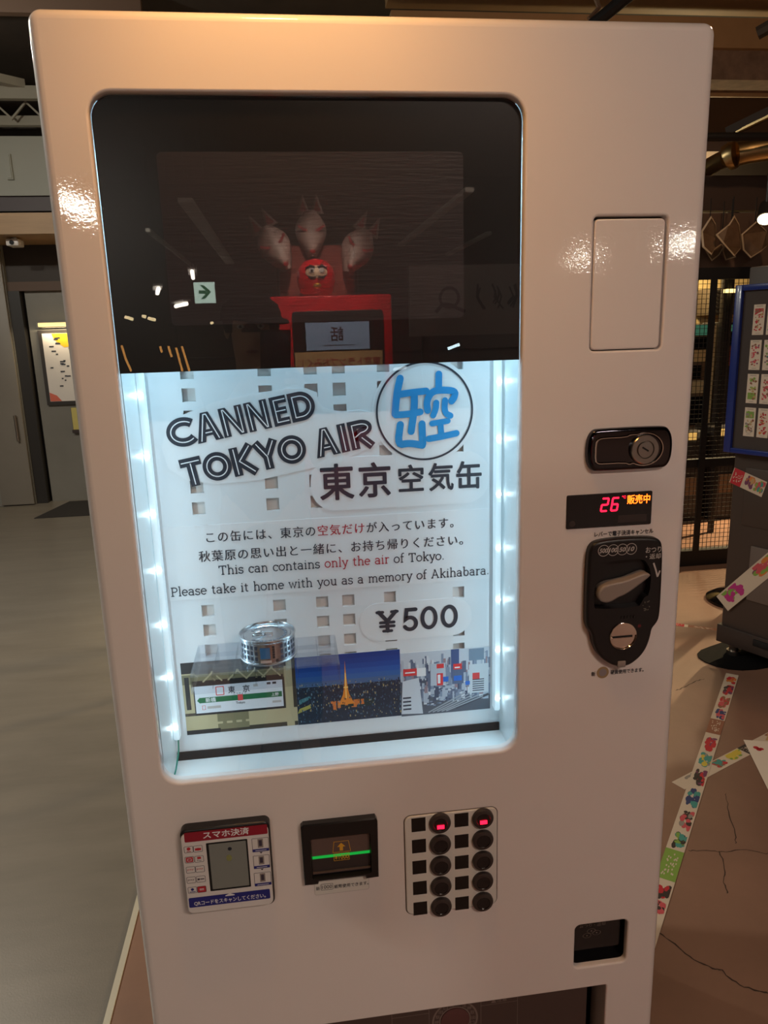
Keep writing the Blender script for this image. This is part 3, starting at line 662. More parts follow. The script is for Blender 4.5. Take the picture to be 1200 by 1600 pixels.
obj('scan_window', MB().poly(rr(sx0, sx1, sz0, sz1, .001, 3), ty), blackm, pt, smooth=0, recalc=False)
obj('scan_screen', MB().poly(rr(sx0 + .0035, sx1 - .0022, sz0 + .003, sz1 - .0022, .001, 3), ty - .0003), mat('scanner_glass', (112, 108, 98), 0.15, emit=(120, 124, 116), es=0.10), pt, smooth=0, label='lit grey scanner glass', recalc=False)
b = MB(); b.use(mat('lens_dark', (30, 36, 50), 0.3)).disc((sx0 + sx1) / 2 + .0035, sz1 - .0125, .0028, ty - .0005, n=20); b.use(mat('lens_yellow', (140, 144, 92), 0.4)).disc((sx0 + sx1) / 2 + .0015, sz1 - .027, .0040, ty - .0005, n=20, sz=1.3)
obj('scanner_lens', b, None, pt, smooth=0, recalc=False)
icr = mat('icon_red', (190, 40, 54), 0.4); ick = mat('icon_dark', (60, 52, 70), 0.4)
rows = [((90, 245), (143, 240)), ((95, 303), (150, 298)), ((102, 360), (155, 355)), ((105, 418), (160, 412)), ((112, 475), (165, 470))]
kinds = [('disc', 'bar'), ('sq', 'pay'), ('txt', 'txt'), ('txt', 'dots'), ('emb', 'full')]
for (pa, pb), kk in zip(rows, kinds):
    for (cx, cz), kd in zip(tq(pa, pb), kk):
        f = MB(); f.use(ick).frame(rr(cx - .0063, cx + .0063, cz - .0052, cz + .0052, .0016, 4), .0006, ty)
        f.use(icr)
        if kd == 'disc': f.disc(cx, cz + .001, .0026, ty, n=16); f.rect(cx - .003, cx + .003, cz - .0038, cz - .0028, ty)
        if kd == 'bar': f.disc(cx, cz - .0008, .0036, ty, n=16, sz=.6); f.rect(cx - .0042, cx + .0042, cz - .0025, cz + .001, ty - .0001)
        if kd == 'sq': f.poly(rr(cx - .0048, cx + .0048, cz - .0040, cz + .0040, .001, 3), ty); f.use(inkw).frame(rr(cx - .0028, cx + .0028, cz - .002, cz + .002, .0006, 3), .0006, ty - .0002)
        if kd == 'pay': f.rect(cx - .0026, cx + .0026, cz, cz + .0034, ty); f.use(ick).text('Pay', cx - .003, cx + .003, cz - .0026, ty, .0028)
        if kd == 'txt': f.use(ick if pa[1] > 400 else icr).text('pay', cx - .0044, cx + .0044, cz, ty, .0028)
        if kd == 'dots': f.use(ick).rect(cx - .0046, cx - .0016, cz - .0014, cz + .0014, ty).rect(cx - .0010, cx + .0046, cz - .0008, cz + .0008, ty)
        if kd == 'emb': f.use(navy).disc(cx, cz + .001, .0022, ty, n=16); f.rect(cx - .0042, cx + .0042, cz - .0036, cz - .0024, ty)
        if kd == 'full': f.poly(rr(cx - .0056, cx + .0056, cz - .0046, cz + .0046, .001, 3), ty); f.use(inkw).rect(cx - .003, cx + .003, cz - .0012, cz - .0004, ty - .0002).rect(cx - .003, cx + .003, cz + .0006, cz + .0014, ty - .0002)
        obj('payment_icon', f, None, pt, smooth=0, recalc=False)
for (a, c_) in (((447, 182), (549, 250)), ((455, 280), (553, 345)), ((460, 378), (562, 443))):
    P = tq(a, c_); x0, x1 = P[0][0], P[1][0]; z1, z0 = P[0][1], P[1][1]
    z1 -= .0004; f = MB(); f.use(ick).frame(rr(x0, x1, z0, z1, .001, 3), .0006, ty); f.use(navy).rect(x0 + .0004, x1 - .0004, z0 + .0004, z0 + .0046, ty - .0001)
    f.use(inkw).rect(x0 + .004, x1 - .004, z0 + .0018, z0 + .0026, ty - .0003)
    f.use(greyp).rect((x0 + x1) / 2 - .0038, (x0 + x1) / 2 + .0038, z0 + .0065, z1 - .0015, ty - .0001); f.use(ick).rect((x0 + x1) / 2 - .0022, (x0 + x1) / 2 + .0022, z0 + .009, z1 - .0035, ty - .0002)
    if a[1] < 370: f.fill([[((x0 + x1) / 2 - .0024, z0 - .0006), ((x0 + x1) / 2, z0 - .0034), ((x0 + x1) / 2 + .0024, z0 - .0006)]], ty)
    obj('step_picture', f, None, pt, smooth=0, recalc=False)

# banknote unit
bz = [(-.1595, .6965), (-.1400, .6960), (-.1390, .7010), (-.0705, .7010), (-.0695, .6960), (-.0512, .6965), (-.0500, .7900), (-.0530, .7965), (-.1570, .7965), (-.1605, .7930)]
wi = rr(-.1480, -.0610, .7055, .7730, .004, 4)
b = MB(); b.fill([inset(bz, .002), wi], -.011); b.wall([[(p[0], -.011, p[1]) for p in inset(bz, .002)], [(p[0], -.009, p[1]) for p in bz], [(p[0], 0, p[1]) for p in bz]])
b.wall([[(p[0], -.011, p[1]) for p in wi], [(p[0], .0, p[1]) for p in inset(wi, .001)]])
bu = obj('banknote_unit', b, blackp, vm, label='black banknote unit')
b = MB(); b.use(mat('smoky_plate', (104, 84, 78), 0.25)).fill([rr(-.1470, -.0620, .7380, .7720, .002, 3)], -.0035); b.use(mat('smoky_plate_dark', (58, 50, 50), 0.3)).fill([rr(-.1470, -.0620, .7060, .7370, .002, 3)], -.0015)
b.use(mat('smoky_plate', (104, 84, 78), 0.25)).box(-.1470, -.0620, -.0045, -.001, .7095, .7115)
obj('slot_window', b, None, bu, smooth=0)
obj('green_light_line', MB().box(-.1465, -.0625, -.0048, -.002, .7352, .7388), grled, bu, smooth=0, label='lit green slot line')
b = MB(); cx, cz = -.1040, .7500; tr = [(cx - .0105, cz + .0098), (cx + .0112, cz + .0098), (cx + .0140, cz - .0085), (cx - .0128, cz - .0085)]; b.frame(tr, .0007, -.0040)
b.fill([[(cx - .0022, cz - .0060), (cx + .0026, cz - .0060), (cx + .0026, cz + .0005), (cx + .0062, cz + .0005), (cx + .0002, cz + .0070), (cx - .0058, cz + .0005), (cx - .0022, cz + .0005)]], -.0040)
b.frame([(-.1155, .7405), (-.0925, .7405), (-.0925, .7285), (-.1155, .7285)], .0006, -.0050); b.text('¥1000', -.1142, -.0938, .7345, -.0050, .0078, bold=.01)
obj('banknote_arrow', b, amber, bu, smooth=0, label='amber arrow and banknote value', recalc=False)
b = MB(); lb = rr(-.1462, -.0650, .6702, .6932, .003, 4); b.use(paint_side).fill([lb], -.0005); b.use(inkg).frame(lb, .0007, -.0007)
b.use(ink); b.text('新', -.1437, -.1383, .6815, -.0008, .0062, bold=.01); b.frame(rr(-.1366, -.1186, .6775, .6882, .0012, 3), .0006, -.0008); b.text('1000', -.1350, -.1202, .6828, -.0008, .0060); b.text('紙幣使用できます。', -.1170, -.0660, .6815, -.0008, .0064, bold=.01)
obj('banknote_caption', b, None, vm, smooth=0, recalc=False)

# selection keypad
kp = rr(-.0098, .1300, .6172, .7862, .010, 7)
b = MB(); b.use(mat('seam_dark', (70, 52, 46), 0.6)).fill([inset(kp, -.0012)], -.0003); b.use(paint_side); b.prism(kp, -.0025, 0, .0018)
kd_ = obj('keypad', b, None, vm, label='white ten-button selection pad')
knob = mat('button_black', (58, 50, 48), 0.35); core = mat('button_core', (26, 22, 24), 0.2)
for cx, px in ((.0429, .0110), (.1075, .0755)):
    for k in range(5):
        cz = .7716 - k * .03618
        obj('label_window', MB().box(px - .0105, px + .0105, -.0029, -.0024, cz - .0113, cz + .0113), blackg, kd_, smooth=0)
        bt = obj('button', MB().lathe([(.0160, -.0020), (.0160, -.0060), (.0150, -.0078), (.0112, -.0092), (.0105, -.0092)], (cx, 0, cz), 'y', 40), knob, kd_)
        obj('button_lens', MB().lathe([(.0106, -.0090), (.0098, -.0082), (.0, -.0080)], (cx, 0, cz), 'y', 32), core, bt)
        if k == 0:
            b = MB().box(cx - .0052, cx + .0052, -.0098, -.0084, cz - .0062, cz - .0008); obj('sold_out_light', b, redled, bt, smooth=0, label='lit red light in the button')
# coin return cup
b = MB(); b.wall([[(p[0], .010, p[1]) for p in cret], [(p[0], .050, p[1]) for p in inset(cret, .004)]]); b.fill([inset(cret, .004)], .050)
cr = obj('coin_return_cup', b, blackp, vm, label='black coin return cup', recalc=False)
obj('return_flap', MB().prism(rr(.2640, .3410, .4930, .5520, .004, 4), .016, .019), mat('flap_black', (34, 30, 30), 0.2), cr)
b = MB(); b.text('おつり・返却', .2725, .3160, .5385, .0155, .0062)
for cx, cz in ((.2925, .5275), (.2855, .5195), (.3015, .5230)): b.disc(cx, cz, .0072, .0155, .0064, 28, .62); b.rect(cx - .0012, cx + .0012, cz - .0012, cz + .0012, .0154)
obj('return_marking', b, mat('marking_grey', (120, 108, 100), 0.5), cr, smooth=0, recalc=False)
# delivery opening
b = MB(); b.wall([[(p[0], .055, p[1]) for p in outl], [(p[0], .30, p[1]) for p in outl]]); b.fill([outl], .30)
do = obj('delivery_bin', b, blackm, vm, smooth=0, recalc=False)
df = obj('delivery_flap', MB().prism(rr(-.3280, .2960, .155, .4320, .004, 3), .030, .036, .001), smoke, do, label='smoked delivery flap')
b = MB(); pale_m = mat('faded_marking', (128, 112, 104), 0.5); b.use(pale_m)
for x0, x1, tx in ((.1130, .1760, '⚠ 注意'), (-.0350, .0270, '')):
    x0, x1 = x0, x1; b.frame([(x0, .330), (x1, .330), (x1, .4085), (x0, .4085)], .0008, .0296); b.rect(x0, x1, .3945, .3953, .0296)
    if tx: b.text('注意', (x0 + x1) / 2 - .004, (x0 + x1) / 2 + .013, .4018, .0296, .0080, bold=.02); b.fill([[((x0 + x1) / 2 - .014, .3975), ((x0 + x1) / 2 - .005, .3975), ((x0 + x1) / 2 - .0095, .4060)]], .0296)
b.disc(.0700, .3740, .0385, .0296, .0355, 60).disc(.0700, .3740, .0265, .0296, .0245, 60)
for k in range(18):
    a = math.radians(180 - 20 * k); x, z = .0700 + .031 * math.cos(a), .3740 + .031 * math.sin(a)
    if k % 6 != 5: b.text('押取出口商品注'[k % 7], x - .0034, x + .0034, z, .0296, .0068, bold=.02)
obj('flap_marking', b, None, df, smooth=0, recalc=False)
obj('flap_knob', MB().lathe([(.024, .030), (.024, .028), (.018, .0265), (0, .0262)], (.0700, 0, .3740), 'y', 40), mat('maroon_centre', (96, 60, 58), 0.5), df)

# ================================================================== things inside the window
ac = thing('display_riser', (-.194, .062, 1.003), 'clear ribbed acrylic riser holding the tin in the window', 'display riser')
ax0, ax1, ay0, ay1, az = -.2965, -.0925, .0105, .1145, 1.031
obj('top_plate', MB().box(ax0, ax1, ay0, ay1, az - .0025, az), acryl, ac, smooth=0)
obj('front_lip', MB().box(ax0, ax1, ay0, ay0 + .002, 1.003, az - .0026), acryl, ac, smooth=0)
for x in (ax0, ax1 - .002): obj('side_lip', MB().box(x, x + .002, ay0 + .0021, ay1, 1.003, az - .0026), acryl, ac, smooth=0)
for k in range(1, 7):
    x = ax0 + (ax1 - ax0) * k / 7; obj('rib', MB().box(x - .0006, x + .0006, ay0 + .0021, ay1, 1.020 - .012 * (k % 2), az - .0026), acryl, ac, smooth=0)
for k in range(1, 4):
    y = ay0 + (ay1 - ay0) * k / 4; obj('cross_rib', MB().box(ax0 + .002, ax1 - .002, y - .0006, y + .0006, 1.022, az - .0026), acryl, ac, smooth=0)
cx, cy, cz = -.1915, .0605, az
can = thing('tin_can', (cx, cy, cz), 'small silver tin can printed with squares on the clear riser', 'can')
obj('can_body', MB().lathe([(0, .0006), (.0375, .0006), (.0392, 0), (.0402, .0010), (.0402, .0022), (.0392, .0034), (.0392, .0318), (.0402, .0332), (.0402, .0352), (.0396, .0360), (.0384, .0360), (.0378, .0345), (.0374, .0318)], (cx, cy, cz), 'z', 72), silver, can)
obj('lid', MB().lathe([(.0376, .0318), (.0340, .0316), (.0330, .0326), (.0310, .0326), (.0300, .0318), (.0, .0318)], (cx, cy, cz), 'z', 72), silver, can)
def on_can(mb, a0, a1, z0, z1, r=.03945, n=4):
    A = [math.radians(a0 + (a1 - a0) * i / n) for i in range(n + 1)]
    mb.wall([[(cx + r * math.sin(a), cy - r * math.cos(a), cz + z) for a in A] for z in (z0, z1)], closed=False)
b = MB(); b.use(mat('can_window_ink', (70, 78, 96), 0.4))
for g0, nc in ((-64, 5), (28, 5)):
    for c in range(nc):
        for r_ in range(3): on_can(b, g0 + c * 9.6, g0 + c * 9.6 + 6, .0075 + r_ * .0080, .0128 + r_ * .0080)
b.use(mat('can_blue', (70, 130, 190), 0.4)); on_can(b, -14, 6, .0105, .0268)
b.use(ink)
for r_ in range(5): on_can(b, 10.5, 15.5, .0105 + r_ * .0038, .0136 + r_ * .0038)
on_can(b, 17, 22.5, .0045, .0088)
b.use(mat('can_pill', (222, 214, 214), 0.4)); on_can(b, -14, 8, .0045, .0082)
obj('can_print', b, None, can, label='dark squares and blue panel printed round the can', recalc=False)
b = MB()
for k in range(26):
    a = math.radians(k * 13.85 + 4)
    if 150 < k * 13.85 < 210: continue
    r0 = .0262; ca_, sa_ = math.cos(a), math.sin(a)
    pts = [(cx + ca_ * (r0 + dr_) - sa_ * dt, cy + sa_ * (r0 + dr_) + ca_ * dt, cz + .0321) for dr_, dt in ((-.0022, -.0022), (.0022, -.0022), (.0022, .0022), (-.0022, .0022))]
    b.add(pts, [(0, 1, 2, 3)])
obj('lid_lettering', b, mat('lid_ink', (110, 116, 126), 0.4), can, smooth=0, recalc=False)
b = MB(); ring = [(cx - .012 + .0085 * math.cos(a), cy + .0075 * math.sin(a), cz + .0336) for a in [2 * math.pi * i / 24 for i in range(25)]]; b.tube(ring, .0011, 8); b.tube([(cx - .004, cy, cz + .0336), (cx + .008, cy, cz + .0330)], [.0020, .0028], 8)
obj('pull_ring', b, silver, can)

# three photo prints stuck on the back panel
def pm(n_, c): return mat('print_' + n_, c, 0.4)
YF = YB - .0010
def photo(name_label, x0, x1, z0, z1, paint_fn):
    b = MB(); b.use(pm('edge', (210, 212, 214))).box(x0, x1, YF, YB - .0002, z0, z1); c = MB(); paint_fn(c, x0, x1, z0, z1, YF - .0002)
    t = obj('photo_print', b, None, None, name_label, 'photo', 'photo prints along the foot of the window', smooth=0); obj('picture', c, None, t, smooth=0, recalc=False)
def p_station(c, x0, x1, z0, z1, y):
    w, h = x1 - x0, z1 - z0; R = lambda a, b_, e, f, d=0: c.rect(x0 + a * w, x0 + b_ * w, z0 + e * h, z0 + f * h, y - d * .00006)
    c.use(pm('umber', (70, 62, 50))); R(0, 1, 0, 1)
    c.use(pm('cream', (190, 178, 140))); R(0, 1, .06, .26, 1); R(.90, .97, 0, 1, 1); R(0, .10, .3, .85, 1)
    c.use(pm('khaki', (130, 124, 92))); R(0, .9, .70, .83, 1); R(.28, .56, .04, .26, 2)
    c.use(pm('dark', (34, 32, 34))); R(.0, .92, .85, 1, 1); R(.09, .89, .26, .70, 2); R(0, .3, .0, .06, 2); R(.02, .06, .35, .8, 2); R(.09, .89, .66, .74, 2)
    c.use(pm('cream', (190, 178, 140)))
    for a in (.28, .50, .66, .80): c.ribbon([(x0 + a * w, z0 + .86 * h), (x0 + (a - .10) * w, z0 + .72 * h)], .0025, y - .0002); c.ribbon([(x0 + (a - .02) * w, z0 + .86 * h), (x0 + (a + .07) * w, z0 + .72 * h)], .0022, y - .0002)
    for k in range(10): R(.02 + k * .085, .07 + k * .085, .12, .15, 2)
    c.use(pm('signwhite', (226, 230, 236))); R(.10, .88, .29, .665, 3)
    c.use(pm('green', (36, 112, 70))); R(.14, .87, .43, .505, 4); c.fill([[(x0 + .14 * w, z0 + .425 * h), (x0 + .14 * w, z0 + .51 * h), (x0 + .115 * w, z0 + .467 * h)]], y - .00025)
    c.use(pm('coral', (226, 84, 84))); R(.475, .52, .425, .51, 5); c.frame(rr(x0 + .285 * w, x0 + .36 * w, z0 + .52 * h, z0 + .645 * h, .001, 3), .0014, y - .0003)
    c.use(ink); c.text('東', x0 + .395 * w, x0 + .455 * w, z0 + .585 * h, y - .0003, .0115, .02); c.text('京', x0 + .525 * w, x0 + .585 * w, z0 + .585 * h, y - .0003, .0115, .02)
    c.text('とうきょう', x0 + .44 * w, x0 + .55 * w, z0 + .525 * h, y - .0003); c.text('Tokyo', x0 + .455 * w, x0 + .535 * w, z0 + .39 * h, y - .0003, bold=.02)
    R(.74, .775, .615, .645, 5); R(.79, .825, .615, .645, 5)
    c.use(inkw); c.text('新橋', x0 + .19 * w, x0 + .28 * w, z0 + .468 * h, y - .00035, bold=.02); c.text('上野', x0 + .775 * w, x0 + .84 * w, z0 + .468 * h, y - .00035, bold=.02)
    c.use(pm('coral', (226, 84, 84))); c.frame([(x0 + .155 * w, z0 + .335 * h), (x0 + .185 * w, z0 + .335 * h), (x0 + .185 * w, z0 + .395 * h), (x0 + .155 * w, z0 + .395 * h)], .0006, y - .0003)
    c.use(inkg); R(.20, .32, .345, .38, 5); R(.78, .86, .35, .38, 5); R(.62, .66, .60, .635, 5)
def p_tower(c, x0, x1, z0, z1, y):
    w, h = x1 - x0, z1 - z0; rnd = random.Random(11)
    c.use(pm('night', (26, 38, 58))); c.rect(x0, x1, z0, z0 + .60 * h, y)
    for k, col in enumerate(((70, 104, 150), (48, 100, 168), (30, 88, 170), (16, 74, 158), (10, 64, 146), (8, 58, 138))): c.use(pm('dusk%d' % k, col)); c.rect(x0, x1, z0 + (.55 + .075 * k) * h, z0 + (.55 + .075 * (k + 1)) * h, y)
    for k in range(620):
        a = rnd.random(); e = rnd.random() ** .8 * .58; s_ = .004 + .008 * rnd.random()
        c.use(rnd.choice([pm('lampy', (178, 160, 110)), pm('teal', (50, 92, 110)), pm('slate', (58, 78, 110)), pm('black', (16, 24, 40)), pm('slate2', (40, 60, 90)), pm('paleblue', (110, 140, 160))]))
        tall = rnd.random() * .03 + .006; c.rect(x0 + a * w, min(x1, x0 + a * w + s_ * w), z0 + e * h, z0 + min(.60, e + tall) * h, y - .00006 - k * 1e-7)
    c.use(pm('park', (26, 46, 44))); c.fill([[(x0 + .4 * w, z0 + .22 * h), (x0 + .7 * w, z0 + .20 * h), (x0 + .75 * w, z0 + .30 * h), (x0 + .45 * w, z0 + .33 * h)]], y - .00012)
    c.use(pm('boat', (70, 130, 140))); c.fill([[(x0 + .02 * w, z0 + .30 * h), (x0 + .13 * w, z0 + .38 * h), (x0 + .12 * w, z0 + .42 * h), (x0 + .02 * w, z0 + .37 * h)]], y - .00012); c.use(pm('lampy2', (170, 166, 80))); c.fill([[(x0 + .0 * w, z0 + .17 * h), (x0 + .13 * w, z0 + .24 * h), (x0 + .12 * w, z0 + .29 * h), (x0 + .02 * w, z0 + .24 * h)]], y - .00013)
    t = x0 + .47 * w; c.use(pm('tower', (232, 140, 40))); prof = [(.000, .90), (.006, .72), (.012, .60), (.018, .50), (.030, .40), (.060, .30), (.085, .25)]
    c.fill([[(t - a * w, z0 + e * h) for a, e in prof] + [(t + a * w, z0 + e * h) for a, e in prof[::-1][:-1]]], y - .00015)
    c.use(pm('towerlight', (255, 214, 120))); c.ribbon([(t, z0 + .72 * h), (t, z0 + .34 * h)], .0016, y - .0002); c.rect(t - .022 * w, t + .022 * w, z0 + .495 * h, z0 + .515 * h, y - .0002)
    c.use(pm('glowy', (214, 120, 50)))
    for k in range(14): a = rnd.uniform(-.16, .16); c.rect(t + a * w, t + (a + .03) * w, z0 + rnd.uniform(.18, .30) * h, z0 + .31 * h, y - .00011)
def p_city(c, x0, x1, z0, z1, y):
    w, h = x1 - x0, z1 - z0; rnd = random.Random(5)
    c.use(pm('haze', (196, 204, 214))); c.rect(x0, x1, z0, z1, y); c.use(pm('asphalt', (86, 92, 104))); c.rect(x0, x1, z0, z0 + .55 * h, y - .00003)
    pal = [pm('wall1', (176, 186, 200)), pm('wall2', (132, 146, 168)), pm('wall3', (214, 218, 224)), pm('wall4', (98, 110, 134)), pm('wall5', (70, 80, 104)), pm('wall6', (156, 132, 140))]
    for k in range(280):
        a = rnd.random() * .97; e = .86 - .58 * (k / 280); c.use(rnd.choice(pal)); s_ = .015 + .05 * rnd.random() * (k / 280 + .3); c.rect(x0 + a * w, min(x1, x0 + (a + s_) * w), z0 + (e - .12) * h, z0 + min(.97, e + .10 * rnd.random()) * h, y - .00006 - k * 2e-7)
    Q = lambda a, b_, e, f, col, n_: (c.use(pm(n_, col)), c.rect(x0 + a * w, x0 + b_ * w, z0 + e * h, z0 + f * h, y - .00018))
    Q(.56, .65, .55, 1.0, (70, 92, 140), 'bluetower'); Q(.76, .93, .80, .985, (120, 140, 160), 'slab'); Q(.33, .50, .45, .80, (186, 196, 208), 'block1'); Q(.57, .70, .45, .74, (90, 106, 136), 'block2'); Q(.76, .98, .28, .74, (206, 212, 218), 'block3')
    c.use(pm('redsign', (224, 60, 62))); yy = y - .00022
    for a, b_, e, f in ((.03, .18, .64, .75), (.40, .48, .72, .79), (.585, .68, .68, .77), (.40, .47, .45, .64), (.80, .88, .50, .60)): c.rect(x0 + a * w, x0 + b_ * w, z0 + e * h, z0 + f * h, yy)
    c.use(inkw)
    for a, b_, e, f in ((.18, .28, .62, .75), (.41, .44, .48, .62), (.60, .66, .70, .72), (.05, .16, .68, .70)): c.rect(x0 + a * w, x0 + b_ * w, z0 + e * h, z0 + f * h, yy - .00005)
    c.use(pm('bluesign', (40, 110, 206)))
    for a, b_, e, f in ((.59, .68, .50, .58), (.72, .77, .42, .48), (.47, .53, .50, .58)): c.rect(x0 + a * w, x0 + b_ * w, z0 + e * h, z0 + f * h, yy)
    c.use(pm('darkwin', (40, 48, 66)))
    for k in range(6): c.rect(x0 + .80 * w, x0 + .93 * w, z0 + (.31 + k * .035) * h, z0 + (.325 + k * .035) * h, yy - .00004)
    c.use(pm('whitetower', (208, 214, 222))); c.fill([[(x0 + .00 * w, z0 + .04 * h), (x0 + .24 * w, z0 + .02 * h), (x0 + .20 * w, z0 + .60 * h), (x0 + .02 * w, z0 + .56 * h)]], yy)
    c.use(pm('darkwin', (40, 48, 66)))
    for k in range(4): c.rect(x0 + .02 * w, x0 + .11 * w, z0 + (.10 + k * .06) * h, z0 + (.125 + k * .06) * h, yy - .00004)
    c.use(pm('rail', (160, 166, 174)))
    for k in range(5): c.ribbon([(x0 + (.30 + .05 * k) * w, z0 + .03 * h), (x0 + (.72 + .05 * k) * w, z0 + (.30 - .02 * k) * h)], .0022, yy)
    c.use(pm('asphalt2', (64, 68, 80))); c.fill([[(x0 + .62 * w, z0 + .05 * h), (x0 + .98 * w, z0 + .22 * h), (x0 + .98 * w, z0 + .26 * h), (x0 + .58 * w, z0 + .10 * h)]], yy)
    for k in range(60):
        c.use(rnd.choice(pal[1:5])); a = .25 + .5 * rnd.random(); e = .12 + .35 * rnd.random(); c.rect(x0 + a * w, x0 + (a + .03) * w, z0 + e * h, z0 + (e + .02) * h, y - .00014)
photo('photo of a white and green station name sign, under the tin', -.3262, -.1562, .8835, 1.0025, p_station)
photo('photo of an orange lit tower under a blue night sky', -.1560, .0072, .8830, .9965, p_tower)
photo('daytime photo of pale city buildings with red signs', .0074, .1520, .8810, .9890, p_city)

# ================================================================== right-hand side: stand, board, slips, tapes
BA = Vector((1.705, 2.0, 0)); BD = Vector((.427, -.904, 0)).normalized(); BN = Vector((-BD.y, BD.x, 0))     # BN points away from the viewer
BM = Matrix(((BD.x, BN.x, 0, BA.x), (BD.y, BN.y, 0, BA.y), (0, 0, 1, 0), (0, 0, 0, 1)))   # local x along the board, -y towards the viewer
def LB(): return MB(M=BM)
cab_m = mat('cabinet_brown', (74, 62, 56), 0.45)
p0 = BM @ Vector((.33, .3, 0)); sd = thing('gallery_stand', (p0.x, p0.y, 0), 'dark brown cabinet standing on a black mat and carrying the blue board', 'cabinet')
obj('stand_body', LB().rbox(.016, .80, .05, .55, .085, 1.70, .006), cab_m, sd)
obj('skirting', LB().rbox(.004, .81, .036, .56, .066, .150, .004), mat('skirting_brown', (58, 48, 44), 0.45), sd)
obj('door_panel', LB().rbox(.074, .72, .044, .052, .627, .88, .004), cab_m, sd)
obj('handle_slot', LB().rbox(.181, .40, .030, .040, .105, .135, .003), blackm, sd)
obj('niche', LB().rbox(.128, .60, .040, .051, .30, .545, .004), mat('niche_brown', (112, 98, 90), 0.5), sd)
for tx_ in (.055, .74):
    for ty_ in (.10, .48):
        f = LB(); f.cyl((tx_, ty_, .004), (tx_, ty_, .022), .030, n=20).cyl((tx_, ty_, .022), (tx_, ty_, .07), .020, n=20); obj('leveling_foot', f, steel, sd)
mat_l = [(1.622, 2.012), (1.708, 1.813), (2.60, 1.98), (2.44, 2.30), (1.86, 2.13)]
def flat_floor(mb, loop, z0, z1):
    b0 = [(p[0], p[1], z0) for p in loop]; b1 = [(p[0], p[1], z1) for p in loop]; mb.wall([b0, b1]); mb.add(b1, [list(range(len(loop)))]); return mb
obj('floor_mat', flat_floor(MB(), chaikin([(1.612, 2.018), (1.706, 1.806), (2.02, 1.855), (2.36, 1.92), (2.30, 2.27), (1.846, 2.125)], 2), 0, .004), mat('rubber_black', (11, 10, 11), 0.95, spec=0.15), None, 'black rubber mat under the brown cabinet', 'mat')
bp_ = BM @ Vector((.33, .0, .945)); bd_ = thing('notice_board', tuple(bp_), 'blue framed board with rows of paper slips, on the brown cabinet', 'board')
obj('backing', LB().box(.02, .66, .004, .045, .96, 1.61), mat('board_dark', (66, 56, 52), 0.7), bd_, smooth=0)
bl = mat('blue_frame', (30, 50, 128), 0.30, coat=.3)
for x0, x1, z0, z1 in ((-.002, .030, .945, 1.630), (.65, .682, .945, 1.630), (.0302, .6498, .945, .966), (.0302, .6498, 1.606, 1.630)): obj('frame_bar', LB().rbox(x0, x1, -.010, .04, z0, z1, .003), bl, bd_)
paper = mat('slip_paper', (226, 210, 190), 0.7)
PC = {'red': (196, 40, 52), 'rose': (206, 84, 92), 'green': (132, 168, 72), 'lime': (170, 180, 92), 'teal': (70, 150, 140), 'tan': (196, 158, 108), 'brown': (150, 96, 72), 'plum': (120, 60, 96), 'orange': (214, 128, 60), 'grey': (150, 140, 130), 'navy': (50, 62, 110), 'mag': (190, 50, 130), 'yellow': (214, 190, 70), 'dark': (56, 46, 44)}
def pc(n_): return mat('ink_' + n_, PC[n_], 0.6)
slips = [
 (0, 0, 'red', 'white slip with a red block over a small animal picture, top of the first column', ['red', 'red', 'tan']),
 (0, 1, 'rose', 'white slip with two rose-red pictures, second down in the first column', ['rose', 'rose', 'plum']),
 (0, 2, 'green', 'white slip with a green field picture, third down in the first column', ['lime', 'tan', 'green']),
 (0, 3, 'teal', 'white slip with a green top and a clock-like ring, bottom of the first column', ['green', 'tan', 'grey']),
 (1, 0, 'orange', 'white slip with teal and orange print, top of the second column', ['teal', 'orange', 'orange']),
 (1, 1, 'teal', 'white slip with pale teal and grey print, second down in the second column', ['teal', 'green', 'grey']),
 (1, 2, 'brown', 'white slip with scattered brown-red print, third down in the second column', ['rose', 'brown', 'rose']),
 (1, 3, 'red', 'white slip with scattered small red pictures, bottom of the second column', ['red', 'orange', 'red']),
]
zt = [1.550, 1.411, 1.276, 1.139]
for c_, r_, _, lab, cols in slips:
    rnd = random.Random(c_ * 10 + r_ + 1); x0 = .0755 + c_ * .0585 + (.003 if r_ == 0 else 0); x1 = x0 + .0475; z1 = zt[r_]; z0 = z1 - .119
    q_ = LB().box(x0, x1, .0020, .0038, z0, z1); t = obj('paper_slip', q_, paper, None, lab, 'paper slip', 'paper slips on the blue framed board', smooth=0)
    d = LB(); yy = .0018; d.use(pc('grey')).rect(x0 + .010, x1 - .010, z1 - .0075, z1 - .0055, yy); d.rect(x0 + .014, x1 - .014, z0 + .006, z0 + .0075, yy)
    for k in range(3):
        a1 = z1 - .016 - k * .030; a0 = a1 - .027; d.use(pc(cols[k]))
        if (c_, r_, k) in ((0, 0, 0), (0, 2, 2), (0, 3, 0)): d.rect(x0 + .006, x1 - .006, a0, a1, yy)
        for q in range(13):
            px, pz = rnd.uniform(x0 + .007, x1 - .010), rnd.uniform(a0, a1 - .003); d.use(pc(rnd.choice(cols + ['brown']))); d.disc(px + .002, pz + .002, rnd.uniform(.0020, .0056), yy - .0002 - q * 1e-5, n=9, sz=rnd.uniform(.5, 1.2))
    if (c_, r_) == (0, 3): d.use(pc('grey')).disc((x0 + x1) / 2, z0 + .026, .014, yy - .0006, .0122, 24)
    if (c_, r_) == (0, 0): d.use(paper).ribbon([(x0 + .008, z1 - .044), (x0 + .022, z1 - .036), (x1 - .008, z1 - .030)], .006, yy - .0006)
    obj('picture', d, None, t, smooth=0, recalc=False)
def strip(name, label, pts_fn, length, width, blocks, seed, gap=.012):
    """printed tape; pts_fn(s, t) gives a 3-D point, s along and t across"""
    pass
